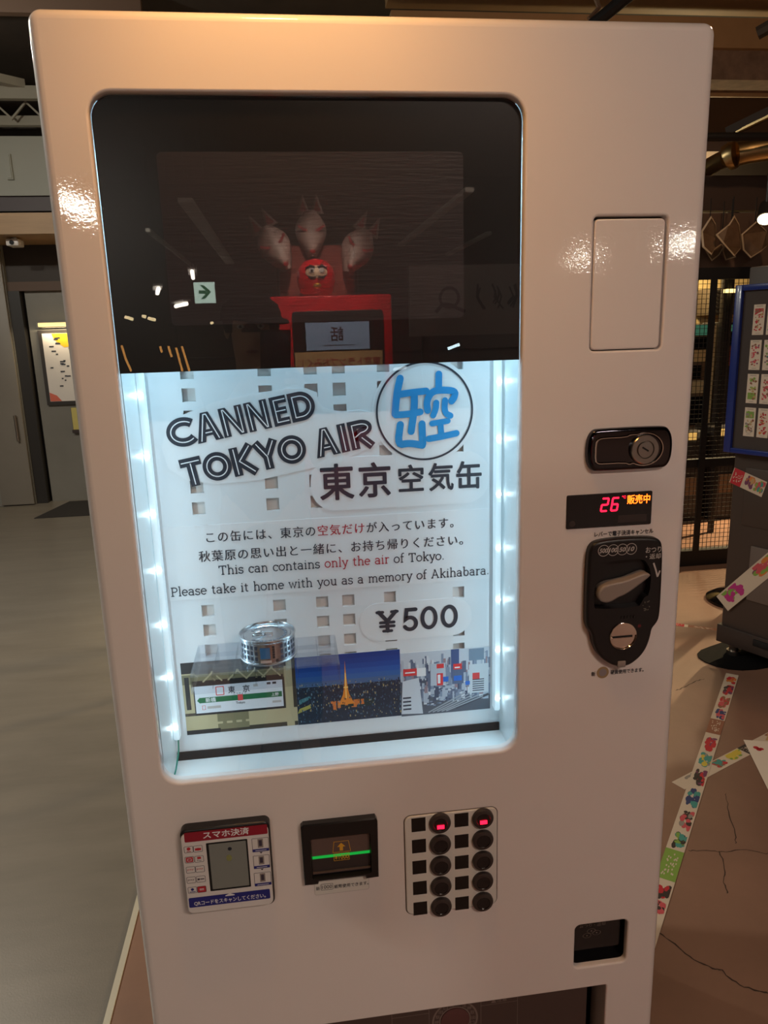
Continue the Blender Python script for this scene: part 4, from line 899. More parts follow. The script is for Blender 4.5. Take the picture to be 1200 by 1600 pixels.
tapew = mat('tape_white', (214, 196, 174), 0.6)
def tape(label, A, B_, wdt, blocks, up, lift, seed, cat='printed tape', group=None):
    A = Vector(A); B_ = Vector(B_); d = (B_ - A); Lg = d.length; d.normalize(); s_ = up.cross(d).normalized(); rnd = random.Random(seed)
    P = lambda s, t, e: tuple(A + d * s + s_ * t + up * e)
    b = MB(); b.wall([[P(0, -wdt / 2, lift), P(Lg, -wdt / 2, lift), P(Lg, wdt / 2, lift), P(0, wdt / 2, lift)], [P(0, -wdt / 2, lift + .0006), P(Lg, -wdt / 2, lift + .0006), P(Lg, wdt / 2, lift + .0006), P(0, wdt / 2, lift + .0006)]])
    b.add([P(0, -wdt / 2, lift + .0006), P(Lg, -wdt / 2, lift + .0006), P(Lg, wdt / 2, lift + .0006), P(0, wdt / 2, lift + .0006)], [(0, 1, 2, 3)])
    t = obj('sticker_tape', b, tapew, None, label, cat, group, smooth=0); c = MB(); e = lift + .0009
    def quad(s0, s1, t0, t1, ee): c.add([P(s0, t0, ee), P(s1, t0, ee), P(s1, t1, ee), P(s0, t1, ee)], [(0, 1, 2, 3)])
    pos = 0
    for f0, f1, solid, cols in blocks:
        s0, s1 = f0 * Lg, f1 * Lg
        if solid: c.use(pc(solid)); quad(s0, s1, -wdt * .5, wdt * .5, e)
        for k in range(26):
            a = rnd.uniform(s0 + .1 * (s1 - s0), s1 - .18 * (s1 - s0)); tt = rnd.uniform(-wdt * .36, wdt * .24); c.use(pc(rnd.choice(cols)) if not solid else tapew)
            l_ = (s1 - s0) * (rnd.uniform(.14, .42) if not solid else .07); w2 = wdt * (rnd.uniform(.16, .42) if not solid else .08); n_ = 8; ee = e + .0001 + k * 1e-5
            c.add([P(a + l_ / 2 + l_ / 2 * math.cos(2 * math.pi * i / n_), min(wdt * .42, max(-wdt * .42, tt + w2 / 2 + w2 / 2 * math.sin(2 * math.pi * i / n_))), ee) for i in range(n_)], [tuple(range(n_))])
    obj('picture', c, None, t, smooth=0, recalc=False); return t
UP = Vector((0, 0, 1))
def mid(p, q): return ((p[0] + q[0]) / 2, (p[1] + q[1]) / 2)
t0 = Vector((*mid(atz(1134.6, 1054), atz(1154, 1054)), 0)); t1 = Vector((*mid(atz(1039, 1328.7), atz(1070, 1330.6)), 0)); dd_ = (t1 - t0); t2 = t0 + dd_ * 1.55
# positions of the printed blocks, as fractions of the whole tape
fr_ = lambda v0, v1: tuple((Vector((*atz(u_, v_), 0)) - t0).length / (t2 - t0).length for u_, v_ in ((1144 - (v0 - 1054) * .325, v0), (1144 - (v1 - 1054) * .325, v1)))
blk = [(*fr_(1057, 1067), None, ['orange', 'red']), (*fr_(1069, 1084), None, ['plum', 'red', 'dark']), (*fr_(1087, 1104), None, ['red', 'rose', 'brown']), (*fr_(1106, 1123), None, ['navy', 'rose']), (*fr_(1125, 1147), 'brown', ['tan']),
       (*fr_(1151, 1171), None, ['red', 'plum', 'red']), (*fr_(1174, 1196), None, ['teal', 'yellow', 'grey']), (*fr_(1200, 1224), None, ['red', 'plum', 'dark']), (*fr_(1230, 1257), None, ['navy', 'navy', 'teal']), (*fr_(1262, 1292), None, ['grey', 'rose', 'dark']),
       (*fr_(1298, 1324), None, ['teal', 'green', 'dark']), (*fr_(1329, 1375), 'green', ['lime']), (*fr_(1379, 1402), None, ['dark', 'red']), (*fr_(1404, 1425), None, ['dark', 'rose'])]
tape('long printed sticker tape on the floor from the black mat to the machine', t0, t2, .050, blk, UP, .0012, 4, group=None)
s0 = Vector((*mid(atz(1046, 1227), atz(1073, 1229)), 0)); s1 = Vector((*mid(atz(1161, 1164), atz(1172, 1180)), 0)); s2 = s0 + (s1 - s0) * 1.75
tape('short printed sticker tape crossing under the long floor tape', s0, s2, .050, [(.06, .20, None, ['dark', 'grey']), (.29, .38, None, ['teal', 'red', 'brown']), (.40, .53, None, ['yellow', 'green', 'yellow']), (.545, .62, 'dark', ['tan']), (.70, .95, None, ['brown', 'tan'])], UP, .0003, 9)
e0 = Vector((*atz(1040, 974), 0)); e1 = Vector((*atz(1160, 989), 0)); tape('red printed tape on the floor behind the mat', e0, e1, .035, [(.02, .25, 'red', ['tan']), (.3, .95, 'brown', ['rose', 'red'])], UP, .0003, 12)
BU = -BN
def onb(x, z): return tuple(BM @ Vector((x, .05, z)))
tape('printed tape with a red crest hanging on the cabinet under the board', onb(.015, .840), onb(.165, .798), .070, [(.02, .34, 'red', ['tan']), (.38, .66, None, ['orange', 'plum', 'tan']), (.66, .94, None, ['teal', 'rose', 'green'])], BU, .0068, 21)
tape('printed tape with pink flowers running diagonally across the cabinet front', onb(.020, .250), onb(.330, .618), .080, [(.02, .26, None, ['mag', 'green', 'mag']), (.40, .74, None, ['orange', 'green', 'rose', 'plum', 'yellow']), (.78, .98, None, ['rose', 'grey'])], BU, .0112, 22)
c0 = [Vector((*atz(u_, v_), 0)) for u_, v_ in ((1161.5, 1157), (1200, 1235))]
ax_ = (c0[1] - c0[0]).normalized(); bx_ = Vector((-ax_.y, ax_.x, 0)); bx_ = bx_ if bx_.x > 0 else -bx_
L4 = [c0[0], c0[0] + ax_ * .40, c0[0] + ax_ * .40 + bx_ * .26, c0[0] + bx_ * .26]
b = MB(); flat_floor(b, [(p.x, p.y) for p in L4], .0022, .0032); t = obj('paper_sheet', b, mat('sheet_white', (236, 222, 204), 0.6), None, 'white sheet with a small red mark lying on the crossing floor tape', 'paper sheet', smooth=0)
b = MB()
for da, db, r_ in ((.050, .030, .010), (.062, .036, .009), (.056, .046, .008)):
    p = c0[0] + ax_ * da + bx_ * db; b.add([(p.x + r_ * math.cos(a), p.y + r_ * math.sin(a), .0035) for a in [2 * math.pi * i / 12 for i in range(12)]], [tuple(range(12))])
for k in range(3): p = c0[0] + ax_ * (.13 + .02 * k) + bx_ * .11; b.add([tuple(p + ax_ * i + bx_ * j + Vector((0, 0, .0035))) for i, j in ((0, 0), (.008, 0), (.008, .06), (0, .06))], [(0, 1, 2, 3)])
obj('red_mark', b, pc('red'), t, smooth=0, recalc=False)
# cracks in the concrete floor
def crack(n_, pts, w):
    P = [Vector((*atz(u_, v_), .0004)) for u_, v_ in chk_open(pts, 2)]; rnd = random.Random(n_); L, R_ = [], []
    for i, p in enumerate(P):
        d = (P[min(i + 1, len(P) - 1)] - P[max(0, i - 1)]).normalized(); s_ = Vector((-d.y, d.x, 0)); ww = w * rnd.uniform(.4, 1.2); j = s_ * rnd.uniform(-.003, .003); L.append(tuple(p + j + s_ * ww)); R_.append(tuple(p + j - s_ * ww))
    b = MB().wall([L, R_], closed=False); struct('trim_%d' % n_, b, mat('crack_dark', (62, 46, 38), 0.9), smooth=0, recalc=False)
crack(900, [(1030, 1458), (1058, 1478), (1080, 1497), (1112, 1513), (1126, 1513), (1140, 1530), (1165, 1544), (1200, 1551)], .0022)
crack(901, [(1124, 1330), (1134, 1362), (1130, 1376), (1138, 1396)], .0016)
crack(902, [(1076, 1329), (1110, 1329), (1130, 1332), (1160, 1326), (1200, 1334)], .0014)
crack(903, [(1134, 1240), (1138, 1265), (1146, 1292), (1150, 1318)], .0014)
crack(904, [(1056, 1079), (1072, 1073), (1086, 1064), (1100, 1061)], .0020)

# stanchion base behind the cabinet
b = MB().lathe([(0, 0), (.19, 0), (.19, .012), (.15, .035), (.05, .060), (.022, .066), (.022, .90), (.028, .905), (.028, .95), (0, .955)], (2.27, 2.62, 0), 'z', 40); obj('stanchion', b, blackg, None, 'black round-based post standing behind the brown cabinet', 'stanchion')

# wire mesh fence
YFN = 3.28
fn = thing('mesh_fence', (3.9, YFN, 0), 'black wire mesh fence with a dark base rail behind the blue board', 'fence')
obj('base_rail', MB().box(1.6, 6.3, YFN - .03, YFN + .03, 0, .10), pipeb, fn, smooth=0)
obj('mid_rail', MB().box(1.6, 6.3, YFN - .02, YFN + .02, .63, .68), pipeb, fn, smooth=0)
obj('top_rail', MB().box(1.6, 6.3, YFN - .02, YFN + .02, 1.735, 1.80), pipeb, fn, smooth=0)
for x in (1.70, 2.345, 3.5, 4.5): obj('fence_post', MB().box(x - .018, x + .018, YFN - .035, YFN - .021, .1, 1.735), pipeb, fn, smooth=0)
b = MB()
for k in range(52): x = 1.90 + k * .028; b.box(x - .0013, x + .0013, YFN - .0013, YFN + .0013, .10, 1.74)
for k in range(58): z = .115 + k * .028; b.box(1.88, 3.36, YFN - .004, YFN - .0014, z - .0013, z + .0013)
obj('wire_mesh', b, mat('wire_dark', (44, 36, 30), 0.5), fn, smooth=0, recalc=False)
# what stands beyond the fence
dk = mat('dark_cabinet', (44, 40, 40), 0.5); cream = mat('cream_box', (208, 186, 140), 0.5)
def thingbox(name, label, cat, x0, x1, y, z0, z1, dep, body, parts):
    t = thing(name, ((x0 + x1) / 2, y + dep / 2, z0), label, cat); obj('case', MB().rbox(x0, x1, y, y + dep, z0, z1, .01), body, t)
    for pn, a, b_, e, f, m_ in parts: w_, h_ = x1 - x0, z1 - z0; obj(pn, MB().box(x0 + a * w_, x0 + b_ * w_, y - .012, y - .001, z0 + e * h_, z0 + f * h_), m_, t, smooth=0)
    return t
greenglow = mat('green_header', (70, 120, 96), 0.4, emit=(80, 150, 120), es=.25)
yg = glow('yellow_lamp', (255, 214, 130), 2.6)
rust = mat('rust_panel', (150, 78, 56), 0.5); mid_b = mat('mid_brown', (112, 88, 66), 0.6)
thingbox('game_cabinet', 'cream game cabinet with a green header seen through the mesh', 'game cabinet', 3.14, 3.425, 5.0, 0, 1.49, .4, mid_b, [('header', .02, .92, .94, .995, greenglow), ('screen', .06, .90, .865, .93, blackg), ('bright_panel', .04, .92, .795, .86, fac), ('speaker', .10, .60, .70, .775, blackg), ('side_trim', .93, .99, .40, .99, cream), ('control_panel', .10, .80, .62, .69, cream), ('coin_door', .15, .80, .44, .60, blackg), ('kick_plate', .05, .95, .30, .42, rust)])
thingbox('game_cabinet', 'dark game cabinet with a rust-red panel close to the blue frame', 'game cabinet', 3.52, 3.80, 5.0, 0, 1.50, .4, dk, [('header', .02, .98, .95, .985, greenglow), ('screen', .08, .92, .88, .945, blackg), ('bright_panel', .02, .98, .76, .87, rust), ('handle', .45, .80, .64, .66, cream), ('knob', .50, .66, .57, .61, cream), ('coin_door', .25, .8, .30, .46, blackg)])
thingbox('air_conditioner', 'dark louvred air conditioner fixed high on the tan facade', 'air conditioner', 4.02, 4.26, 6.05, 1.575, 1.83, .34, mat('unit_dark', (92, 80, 66), 0.6), [('louvre', .05, .95, .08 + k * .15, .16 + k * .15, mat('louvre_dark', (52, 46, 40), 0.6)) for k in range(6)])
thingbox('pillar', 'dark square pillar behind the wire mesh', 'pillar', 3.435, 3.50, 4.9, 0, 2.6, .09, walldark, [])
lit_box = mat('lit_box_cream', (230, 196, 120), 0.5, emit=(250, 200, 110), es=.5)
thingbox('crate', 'dark crate topped by a lit yellow box, nearest the machine edge', 'crate', 2.70, 2.98, 4.3, 0, .70, .3, dk, [('lit_box', .30, .75, .91, .985, lit_box), ('plate', .2, .8, .3, .5, mid_b)])
thingbox('crate', 'dark crate topped by a lit yellow box, nearest the blue frame', 'crate', 3.06, 3.32, 4.3, 0, .72, .3, dk, [('lit_box', .12, .60, .91, .985, lit_box), ('plate', .2, .8, .3, .5, mid_b)])
xa, za = at(1137, 457, 3.9); xb, zb = at(1156, 451, 3.9)
lw = MB().box(xa, xb, 3.9, 3.95, za, zb); obj('wall_lamp', lw, glow('yellow_lamp', (255, 214, 130), 1.6), None, 'lit yellow bar lamp behind the mesh beside the blue frame', 'lamp', smooth=0)
obj('lamp_post', MB().box(xa + .03, xa + .06, 3.951, 3.98, 0, za + .1), pipeb, None, 'dark post carrying the yellow bar lamp behind the mesh', 'post', smooth=0)
light('yard_light', 'POINT', (3.5, 5.9, 2.2), 60, (1.0, .78, .42), None, shadow_soft_size=.15)
light('low_yard_light', 'SPOT', (4.6, 4.55, 1.5), 800, (1.0, .74, .40), (2.35, 3.2, 0), spot_size=math.radians(50), spot_blend=.3, shadow_soft_size=.03)

# ducts and pipes overhead on the right
b = MB()
def p3(u_, v_, Y): x, z = at(u_, v_, Y); return (x, Y, z)
b.tube([p3(1260, 226, 3.3), p3(1205, 231, 3.35), p3(1172, 236, 3.4), p3(1150, 241, 3.42)], .066, 20); du = thing('air_duct', p3(1180, 255, 3.4), 'brass-tinted metal air duct with an elbow under the ceiling', 'duct')
brass = mat('duct_metal', (190, 166, 120), 0.32, 1.0)
obj('duct_pipe', b, brass, du)
b = MB().tube([p3(1150, 241, 3.42), p3(1143, 243, 3.44), p3(1136, 247, 3.46)], [.074, .078, .074], 20); obj('elbow_ring', b, brass, du)
b = MB().tube([p3(1138, 246, 3.46), p3(1124, 252, 3.55), p3(1095, 268, 3.7)], .052, 18); obj('branch_pipe', b, brass, du)
obj('pipe', MB().tube([p3(1060, 214, 3.2), p3(1300, 213, 3.2)], .022, 12), pipeb, None, 'straight black pipe above the air duct', 'pipe')
b = MB().tube([p3(1136, 208, 3.6), p3(1260, 148, 3.3)], .035, 4); tr_ = obj('lamp_trough', b, mat('trough_grey', (58, 55, 55), 0.4), None, 'grey lamp trough slanting up under the concrete beam', 'trough')
obj('trough_edge', MB().tube([p3(1150, 206, 3.55), p3(1262, 152, 3.25)], .012, 6), brass, tr_)
obj('bracket', MB().tube([p3(1184, 52, 2.6), p3(1240, 20, 2.5)], .03, 8), pipeb, None, 'dark metal bracket end near the top beam', 'bracket')
obj('cable_arm', MB().tube([p3(925, 40, 1.6), p3(1010, -30, 1.5)], .020, 10), pipeb, None, 'black slanting arm behind the top edge of the machine', 'arm')
obj('cable_arm', MB().tube([p3(920, 30, 1.62), p3(936, 12, 1.62), p3(925, -20, 1.62)], .008, 8), mat('cable_tan', (120, 92, 70), 0.5), None, 'tan curled cable beside the black slanting arm', 'cable')
# sheets hanging from the rail
def sheet(label, pts, Y, bend=.05, edge=.007):
    P = [at(1070 + a / 8., 280 + c_ / 8., Y) for a, c_ in pts]; n_ = len(P); cx_ = sum(p[0] for p in P) / n_
    b = MB(); L = [(p[0], p[1]) for p in P]; f = MB().fill([L], Y); hw = max(abs(p[0] - cx_) for p in L)
    def bend_(m_): m_.v = [Vector((v.x, v.y + bend * ((v.x - cx_) / hw) ** 2, v.z)) for v in m_.v]
    b.prism(L, Y, Y + .004); bend_(b); t = obj('hanging_sheet', b, mat('sheet_smoke', (116, 92, 70), 0.3, coat=.3, vary=(7, .5)), None, label, 'hanging sheet', 'dark pale-edged sheets hanging from the rail', smooth=0)
    e = MB(); e.wall([[(p[0], Y - .001, p[1]) for p in L], [(p[0], Y - .001, p[1]) for p in inset(L, edge)]]); bend_(e); obj('sheet_edge', e, mat('sheet_rim', (190, 164, 130), 0.4), t, smooth=0, recalc=False)
    h = MB().cyl((P[0][0], Y + bend * .3, P[0][1] - .005), (P[0][0], Y + bend * .3, 2.19), .003, n=8); obj('cord', h, blackm, t)
sheet('narrow dark sheet with a pointed foot, against the machine edge', [(335, 455), (255, 640), (258, 840), (335, 950), (420, 840), (440, 720), (400, 560)], 3.34)
sheet('tall dark and light sheet hanging between its two neighbours', [(620, 450), (560, 560), (445, 680), (500, 800), (620, 965), (740, 860), (735, 720), (690, 560)], 3.28)
sheet('small dark sheet tucked low behind the tall one', [(560, 820), (490, 830), (470, 900), (510, 1015), (640, 975), (620, 900)], 3.38, .0)
sheet('broad dark sheet hanging under the round lamp', [(900, 520), (750, 680), (760, 880), (830, 985), (965, 900), (1100, 820), (1060, 640)], 3.32)
sheet('long low sheet behind the narrow one at the machine edge', [(460, 800), (300, 920), (250, 880), (335, 1025), (430, 950), (490, 850)], 3.46, .0)
# spotlights
def spotlamp(label, base, loc, tgt, col, e, size=60, r=.05, glowm=None, blend=.6, soft=.03):
    loc = Vector(loc); d = (Vector(tgt) - loc).normalized(); t = thing('spot_lamp', tuple(loc), label, 'spot lamp')
    obj('housing', MB().cyl(loc - d * .10, loc - d * .004, r * .8, r, 24), pipeb, t); obj('lens', MB().cyl(loc - d * .0035, loc, r * .85, n=24), glowm, t)
    obj('stem', MB().cyl(loc - d * .05, (loc.x - d.x * .05, loc.y - d.y * .05, base), .008, n=10), pipeb, t)
    if e: light('spot_beam', 'SPOT', loc + d * .012, e, col, tgt, t, spot_size=math.radians(size), spot_blend=blend, shadow_soft_size=soft)
    return t
warmg = glow('warm_bulb', (255, 226, 170), 9)
x_, z_ = at(1196, 343, 2.9); spotlamp('lit round spot lamp above the hanging sheets', 2.25, (x_, 2.9, z_), (x_ - .7, 1.9, .4), (1, .76, .5), 40, 80, .045, warmg)

# ================================================================== left-hand side
pb = thing('poster_frame', (-1.97, 6.47, .93), 'white poster with a yellow patch in a dark frame on the grey wall', 'poster')
obj('frame', MB().box(-2.40, -1.55, 6.465, 6.499, .93, 1.62), mat('frame_dark', (52, 46, 44), 0.5), pb, smooth=0)
b = MB(); b.use(mat('poster_white', (226, 218, 212), 0.4)).box(-2.365, -1.59, 6.458, 6.464, .965, 1.59)
b.use(mat('poster_yellow', (240, 190, 40), 0.5)).fill([[(-2.28, 1.588), (-2.08, 1.588), (-2.10, 1.47), (-2.18, 1.46), (-2.26, 1.53)]], 6.457)
b.use(mat('poster_gold', (206, 150, 50), 0.5)).rect(-2.075, -2.05, .967, 1.588, 6.4568); b.use(mat('poster_cream', (226, 200, 160), 0.5)).rect(-2.05, -1.6, .967, 1.588, 6.457)
b.use(mat('poster_coral', (222, 110, 90), 0.5)).fill([[(-2.363, .967), (-2.26, .967), (-2.30, 1.02), (-2.363, 1.05)]], 6.4568)
rnd = random.Random(2); b.use(ink)
for k in range(26):
    a, e = rnd.uniform(-2.33, -2.12), rnd.uniform(1.03, 1.55); b.rect(a, a + rnd.uniform(.015, .05), e, e + .012, 6.4566)
for k in range(14):
    a, e = rnd.uniform(-2.02, -1.7), rnd.uniform(1.03, 1.5); b.rect(a, a + .03, e, e + .02, 6.4566)
obj('poster_print', b, None, pb, smooth=0, recalc=False)
wl_ = thing('wall_lamp', (-1.97, 6.44, 1.645), 'warm yellow strip lamp above the framed poster', 'lamp'); obj('tube', MB().rbox(-2.38, -1.55, 6.43, 6.46, 1.65, 1.685, .006), glow('poster_lamp', (255, 222, 140), 1.6), wl_); obj('bracket', MB().box(-2.40, -1.53, 6.46, 6.4998, 1.64, 1.69), steel, wl_, smooth=0)
light('poster_light', 'AREA', (-1.97, 6.40, 1.66), 4, (1, .84, .55), (-1.97, 6.47, 1.1), wl_, shape='RECTANGLE', size=.8, size_y=.02)
lr = thing('leaflet_rack', (-2.05, 6.44, .66), 'small wall rack of coloured leaflets under the framed poster', 'leaflet rack'); obj('rack', MB().box(-2.20, -1.70, 6.45, 6.499, .66, .69).box(-2.20, -1.70, 6.49, 6.499, .66, .90), mat('rack_dark', (60, 46, 44), 0.5), lr, smooth=0)
for k, col in enumerate(((206, 190, 110), (150, 110, 80), (110, 60, 56), (170, 150, 140), (120, 70, 60))):
    x = -2.19 + k * .095; obj('leaflet', MB().box(x, x + .085, 6.462 + .004 * (k % 2), 6.474, .692, .90 - .03 * (k % 3)), mat('leaflet%d' % k, col, 0.5), lr, smooth=0)
b = MB(); flat_floor(b, [(-2.42, 5.75), (-2.30, 6.42), (-1.30, 6.42), (-1.45, 5.75)], 0, .006); obj('door_mat', b, mat('mat_dark', (40, 36, 36), 0.9), None, 'dark mat on the floor below the framed poster', 'mat')
cm_ = thing('security_camera', (-2.32, 6.1, 2.28), 'small white security camera under the wooden soffit', 'security camera'); obj('camera_body', MB().rbox(-2.37, -2.27, 5.85, 6.0, 2.29, 2.345, .01), white_p, cm_); obj('lens', MB().cyl((-2.32, 5.84, 2.315), (-2.32, 5.85, 2.315), .018), blackg, cm_); obj('mount', MB().cyl((-2.32, 5.92, 2.345), (-2.32, 5.92, 2.362), .02), white_p, cm_)


# ================================================================== lamps of the room, some of them added unseen as fill
spotlamp('warm spot lamp shining down the front of the vending machine', 3.6, (-.14, -.20, 2.18), (-.13, -.01, 1.62), (1.0, .47, .13), SPOT_OVER, 110, .05, warmg, 1.0, .04)
tubeg = glow('tube_glow', (255, 244, 224), 26)
def tube(label, c, half, tilt=0.0, e=0, base=3.6, col=(1, .90, .78)):
    c = Vector(c); d = Vector((math.cos(tilt), math.sin(tilt), 0)) * half; t = thing('tube_lamp', tuple(c), label, 'tube lamp', 'tube lamps over the shop floor')
    obj('tube', MB().cyl(c - d, c + d, .022, n=14), glow('bright_tube', (255, 246, 230), 60) if 'glint' in label else tubeg, t); obj('reflector', MB(M=Matrix.Translation(c) @ Matrix.Rotation(tilt, 4, 'Z')).box(-half, half, -.05, .05, .03, .05), white_p, t, smooth=0)
    for s_ in (-.8, .8): obj('hanger', MB().cyl(c + d * s_ + Vector((0, 0, .05)), (c.x + d.x * s_, c.y + d.y * s_, base), .004, n=8), pipeb, t)
    if e: light('tube_light', 'AREA', c - Vector((0, 0, .03)), e * TUBE_W, col, None, t, shape='RECTANGLE', size=2 * half, size_y=.06).rotation_euler = (0, 0, tilt)
H90 = math.radians(90)
tube('tube lamp whose glint falls on the left side of the machine', (-1.69, -5.55, 2.55), .42, math.radians(97), 48)
tube('tube lamp whose glint falls beside the access flap', (4.38, -7.30, 2.40), .34, math.radians(80), 42)
tube('tube lamp far behind the viewer, seen left of the access flap', (3.75, -8.70, 2.40), .30, math.radians(80), 30)
tube('tube lamp reflected just above the green arrow sign', (-1.18, -8.5, 2.25), .45, math.radians(84))
tube('tube lamp reflected at the left edge of the dark screen', (-1.54, -8.1, 2.05), .40, math.radians(80))
tube('tube lamp reflected low at the corner of the dark screen', (-1.32, -8.3, 1.90), .28, math.radians(70))
tube('added unseen ceiling tube lamp over the shop floor behind the viewer', (1.3, -3.0, 3.42), .6, 0, 52, 3.6, (1, .76, .62))  # added out of view as fill for the machine front
tube('added unseen ceiling tube lamp over the far left aisle', (-3.4, 1.6, 3.30), .6, 0, 88, 3.6, (1, .96, .84))  # added out of view to brighten the left floor and wall
for x, y0, y1, w in ((-.76, -8.9, -4.6, .10), (1.16, -7.4, -4.3, .06), (-1.25, -9.5, -6.0, .04), (1.9, -8.4, -6.5, .05)):
    beam('trim_%d' % (950 + int(x * 10)), (x, y0, 2.42), (x, y1, 2.42), w, .03, mat('rail_white', (214, 210, 200), 0.5))
def pendant(label, c, e, col):
    c = Vector(c); t = thing('added_pendant_bulb', tuple(c), label, 'added lamp', 'added unseen pendant bulbs'); b_ = MB(); b_.lathe([(0, -.045), (.022, -.040), (.040, -.018), (.042, .006), (.030, .034), (.016, .052)], tuple(c), 'z', 20); obj('bulb', b_, warmg, t)
    obj('socket', MB().cyl(c + Vector((0, 0, .052)), c + Vector((0, 0, .11)), .018, n=14), pipeb, t); obj('cord', MB().cyl(c + Vector((0, 0, .11)), (c.x, c.y, 3.6), .004, n=8), pipeb, t)
    light('added_bulb_fill', 'POINT', c - Vector((0, 0, .06)), e, col, None, t, shadow_soft_size=.05)
pendant('added unseen warm pendant bulb over the floor right of the machine', (2.0, 1.9, 3.05), 26, (1.0, .60, .34))  # added above the frame to brighten the beams on the right
pendant('added unseen pale pendant bulb over the left aisle', (-2.3, 3.0, 3.05), 80, (1.0, .95, .80))  # added above the frame to brighten the ceiling on the left
spotlamp('added warm spot lamp behind the viewer aimed at the top of the machine', 3.6, (.08, -2.2, 3.05), (-.04, 0, 1.78), (1.0, .62, .30), 16, 26, .05, warmg, 1.0, .05)  # added for a warm glow on the film and upper door
# green arrow sign
es = thing('exit_sign', (-.96, -7.5, 1.87), 'lit white sign with a green arrow hanging behind the viewer', 'sign')
obj('sign_box', MB().rbox(-1.072, -.848, -7.56, -7.502, 1.873, 2.095, .004), white_p, es)
obj('lit_face', MB().box(-1.070, -.850, -7.502, -7.499, 1.876, 2.092), glow('sign_white', (214, 240, 222), 5.5), es, smooth=0)
R180 = Matrix.Rotation(math.pi, 4, 'Z')
b = MB(); ax, az = -.96, 1.99
for L in ([(ax - .062, az - .018), (ax + .02, az - .018), (ax + .02, az + .018), (ax - .062, az + .018)], [(ax - .004, az + .072), (ax + .070, az), (ax + .028, az), (ax - .046, az + .072)], [(ax - .004, az - .072), (ax + .070, az), (ax + .028, az), (ax - .046, az - .072)]): b.poly(L, -7.497)
obj('arrow', b, mat('sign_green', (20, 140, 90), 0.4, emit=(20, 140, 90), es=1.4), es, smooth=0, recalc=False)
for s_ in (-.08, .08): obj('hanger', MB().cyl((-.96 + s_, -7.53, 2.095), (-.96 + s_, -7.53, 3.6), .005, n=8), pipeb, es)
# red fortune machine behind the viewer, with its doll and masks; local -y faces the vending machine
RM = Matrix.Translation((.100, -2.9, 0)) @ R180
def RB(): return MB(M=RM)
redp = mat('red_gloss', (206, 14, 30), 0.3, coat=.4)
rm = thing('fortune_machine', (.100, -3.15, 0), 'red fortune slip machine with a framed screen, standing behind the viewer', 'fortune machine')
obj('body', RB().rbox(-.309, .309, 0, .50, .02, 1.679, .012), redp, rm)
fr2 = rr(-.262, .198, 1.02, 1.604, .015, 5)
obj('screen_frame', RB().prism(fr2, -.012, -.0005, .003), blackp, rm)
obj('lit_sheet', RB().box(-.188, .134, -.015, -.0125, 1.412, 1.548), mat('sheet_blue', (150, 176, 210), 0.5, emit=(150, 180, 215), es=.35), rm, smooth=0)
b = RB(); b.text('話', -.055, .010, 1.490, -.0156, .07, bold=.02); b.rect(-.11, .05, 1.432, 1.436, -.0156); obj('sheet_lettering', b, mat('ink_umber', (60, 30, 34), 0.6), rm, smooth=0, recalc=False)
obj('banner', RB().box(-.252, .194, -.016, -.0125, 1.300, 1.404), mat('banner_beige', (206, 170, 120), 0.6), rm, smooth=0)
b = RB(); b.text('東京トランプおみくじ', -.240, .182, 1.350, -.0168, .046, bold=.015); obj('banner_lettering', b, inkr, rm, smooth=0, recalc=False)
spotlamp('spot lamp over the red fortune machine', 3.6, (.05, -2.15, 2.75), (.03, -2.95, 1.70), (1, .82, .66), 330 * RED_W, 42, .05, warmg, .8, .03)
da = thing('daruma_doll', (.038, -3.03, 1.679), 'round red doll with a pale bearded face on top of the red machine', 'doll')
DM = Matrix.Translation((.038, -3.03, 1.679)) @ R180
b = MB(M=DM); b.lathe([(0, .001), (.060, 0), (.082, .022), (.096, .062), (.097, .10), (.086, .145), (.060, .172), (.025, .186), (0, .188)], (0, 0, 0), 'z', 40); obj('body', b, redp, da)
def ball(mb, c, r, n=14):
    rings = []
    for i in range(n + 1):
        a = math.pi * i / n; rr_ = max(1e-5, math.sin(a)); rings.append([(c[0] + r[0] * rr_ * math.cos(t), c[1] + r[1] * rr_ * math.sin(t), c[2] - r[2] * math.cos(a)) for t in [2 * math.pi * k / 20 for k in range(20)]])
    return mb.wall(rings)
obj('face', ball(MB(M=DM), (0, -.062, .108), (.060, .040, .048)), mat('doll_face', (226, 190, 160), 0.5), da)
b = MB(M=DM)
for s_ in (-1, 1): ball(b, (s_ * .024, -.096, .122), (.015, .008, .014))
obj('eye', b, white_p, da); obj('pupil', ball(MB(M=DM), (.024, -.104, .122), (.006, .004, .006)), blackm, da)
b = MB(M=DM)
for s_ in (-1, 1): b.tube([(s_ * .008, -.100, .138), (s_ * .030, -.094, .146), (s_ * .052, -.074, .134)], [.004, .007, .003], 8); b.tube([(s_ * .006, -.104, .092), (s_ * .030, -.094, .088), (s_ * .050, -.078, .104)], [.003, .006, .004], 8)
obj('brow', b, blackm, da); obj('gold_chin', ball(MB(M=DM), (0, -.088, .050), (.022, .014, .016)), mat('doll_gold', (226, 176, 70), 0.3, .8), da)
mb_ = RB().box(-.150, .265, .30, .33, 1.6795, 1.95); obj('display_board', mb_, mat('board_red_brown', (130, 52, 40), 0.6), None, 'red-brown board standing on the red machine behind the doll', 'board', smooth=0)
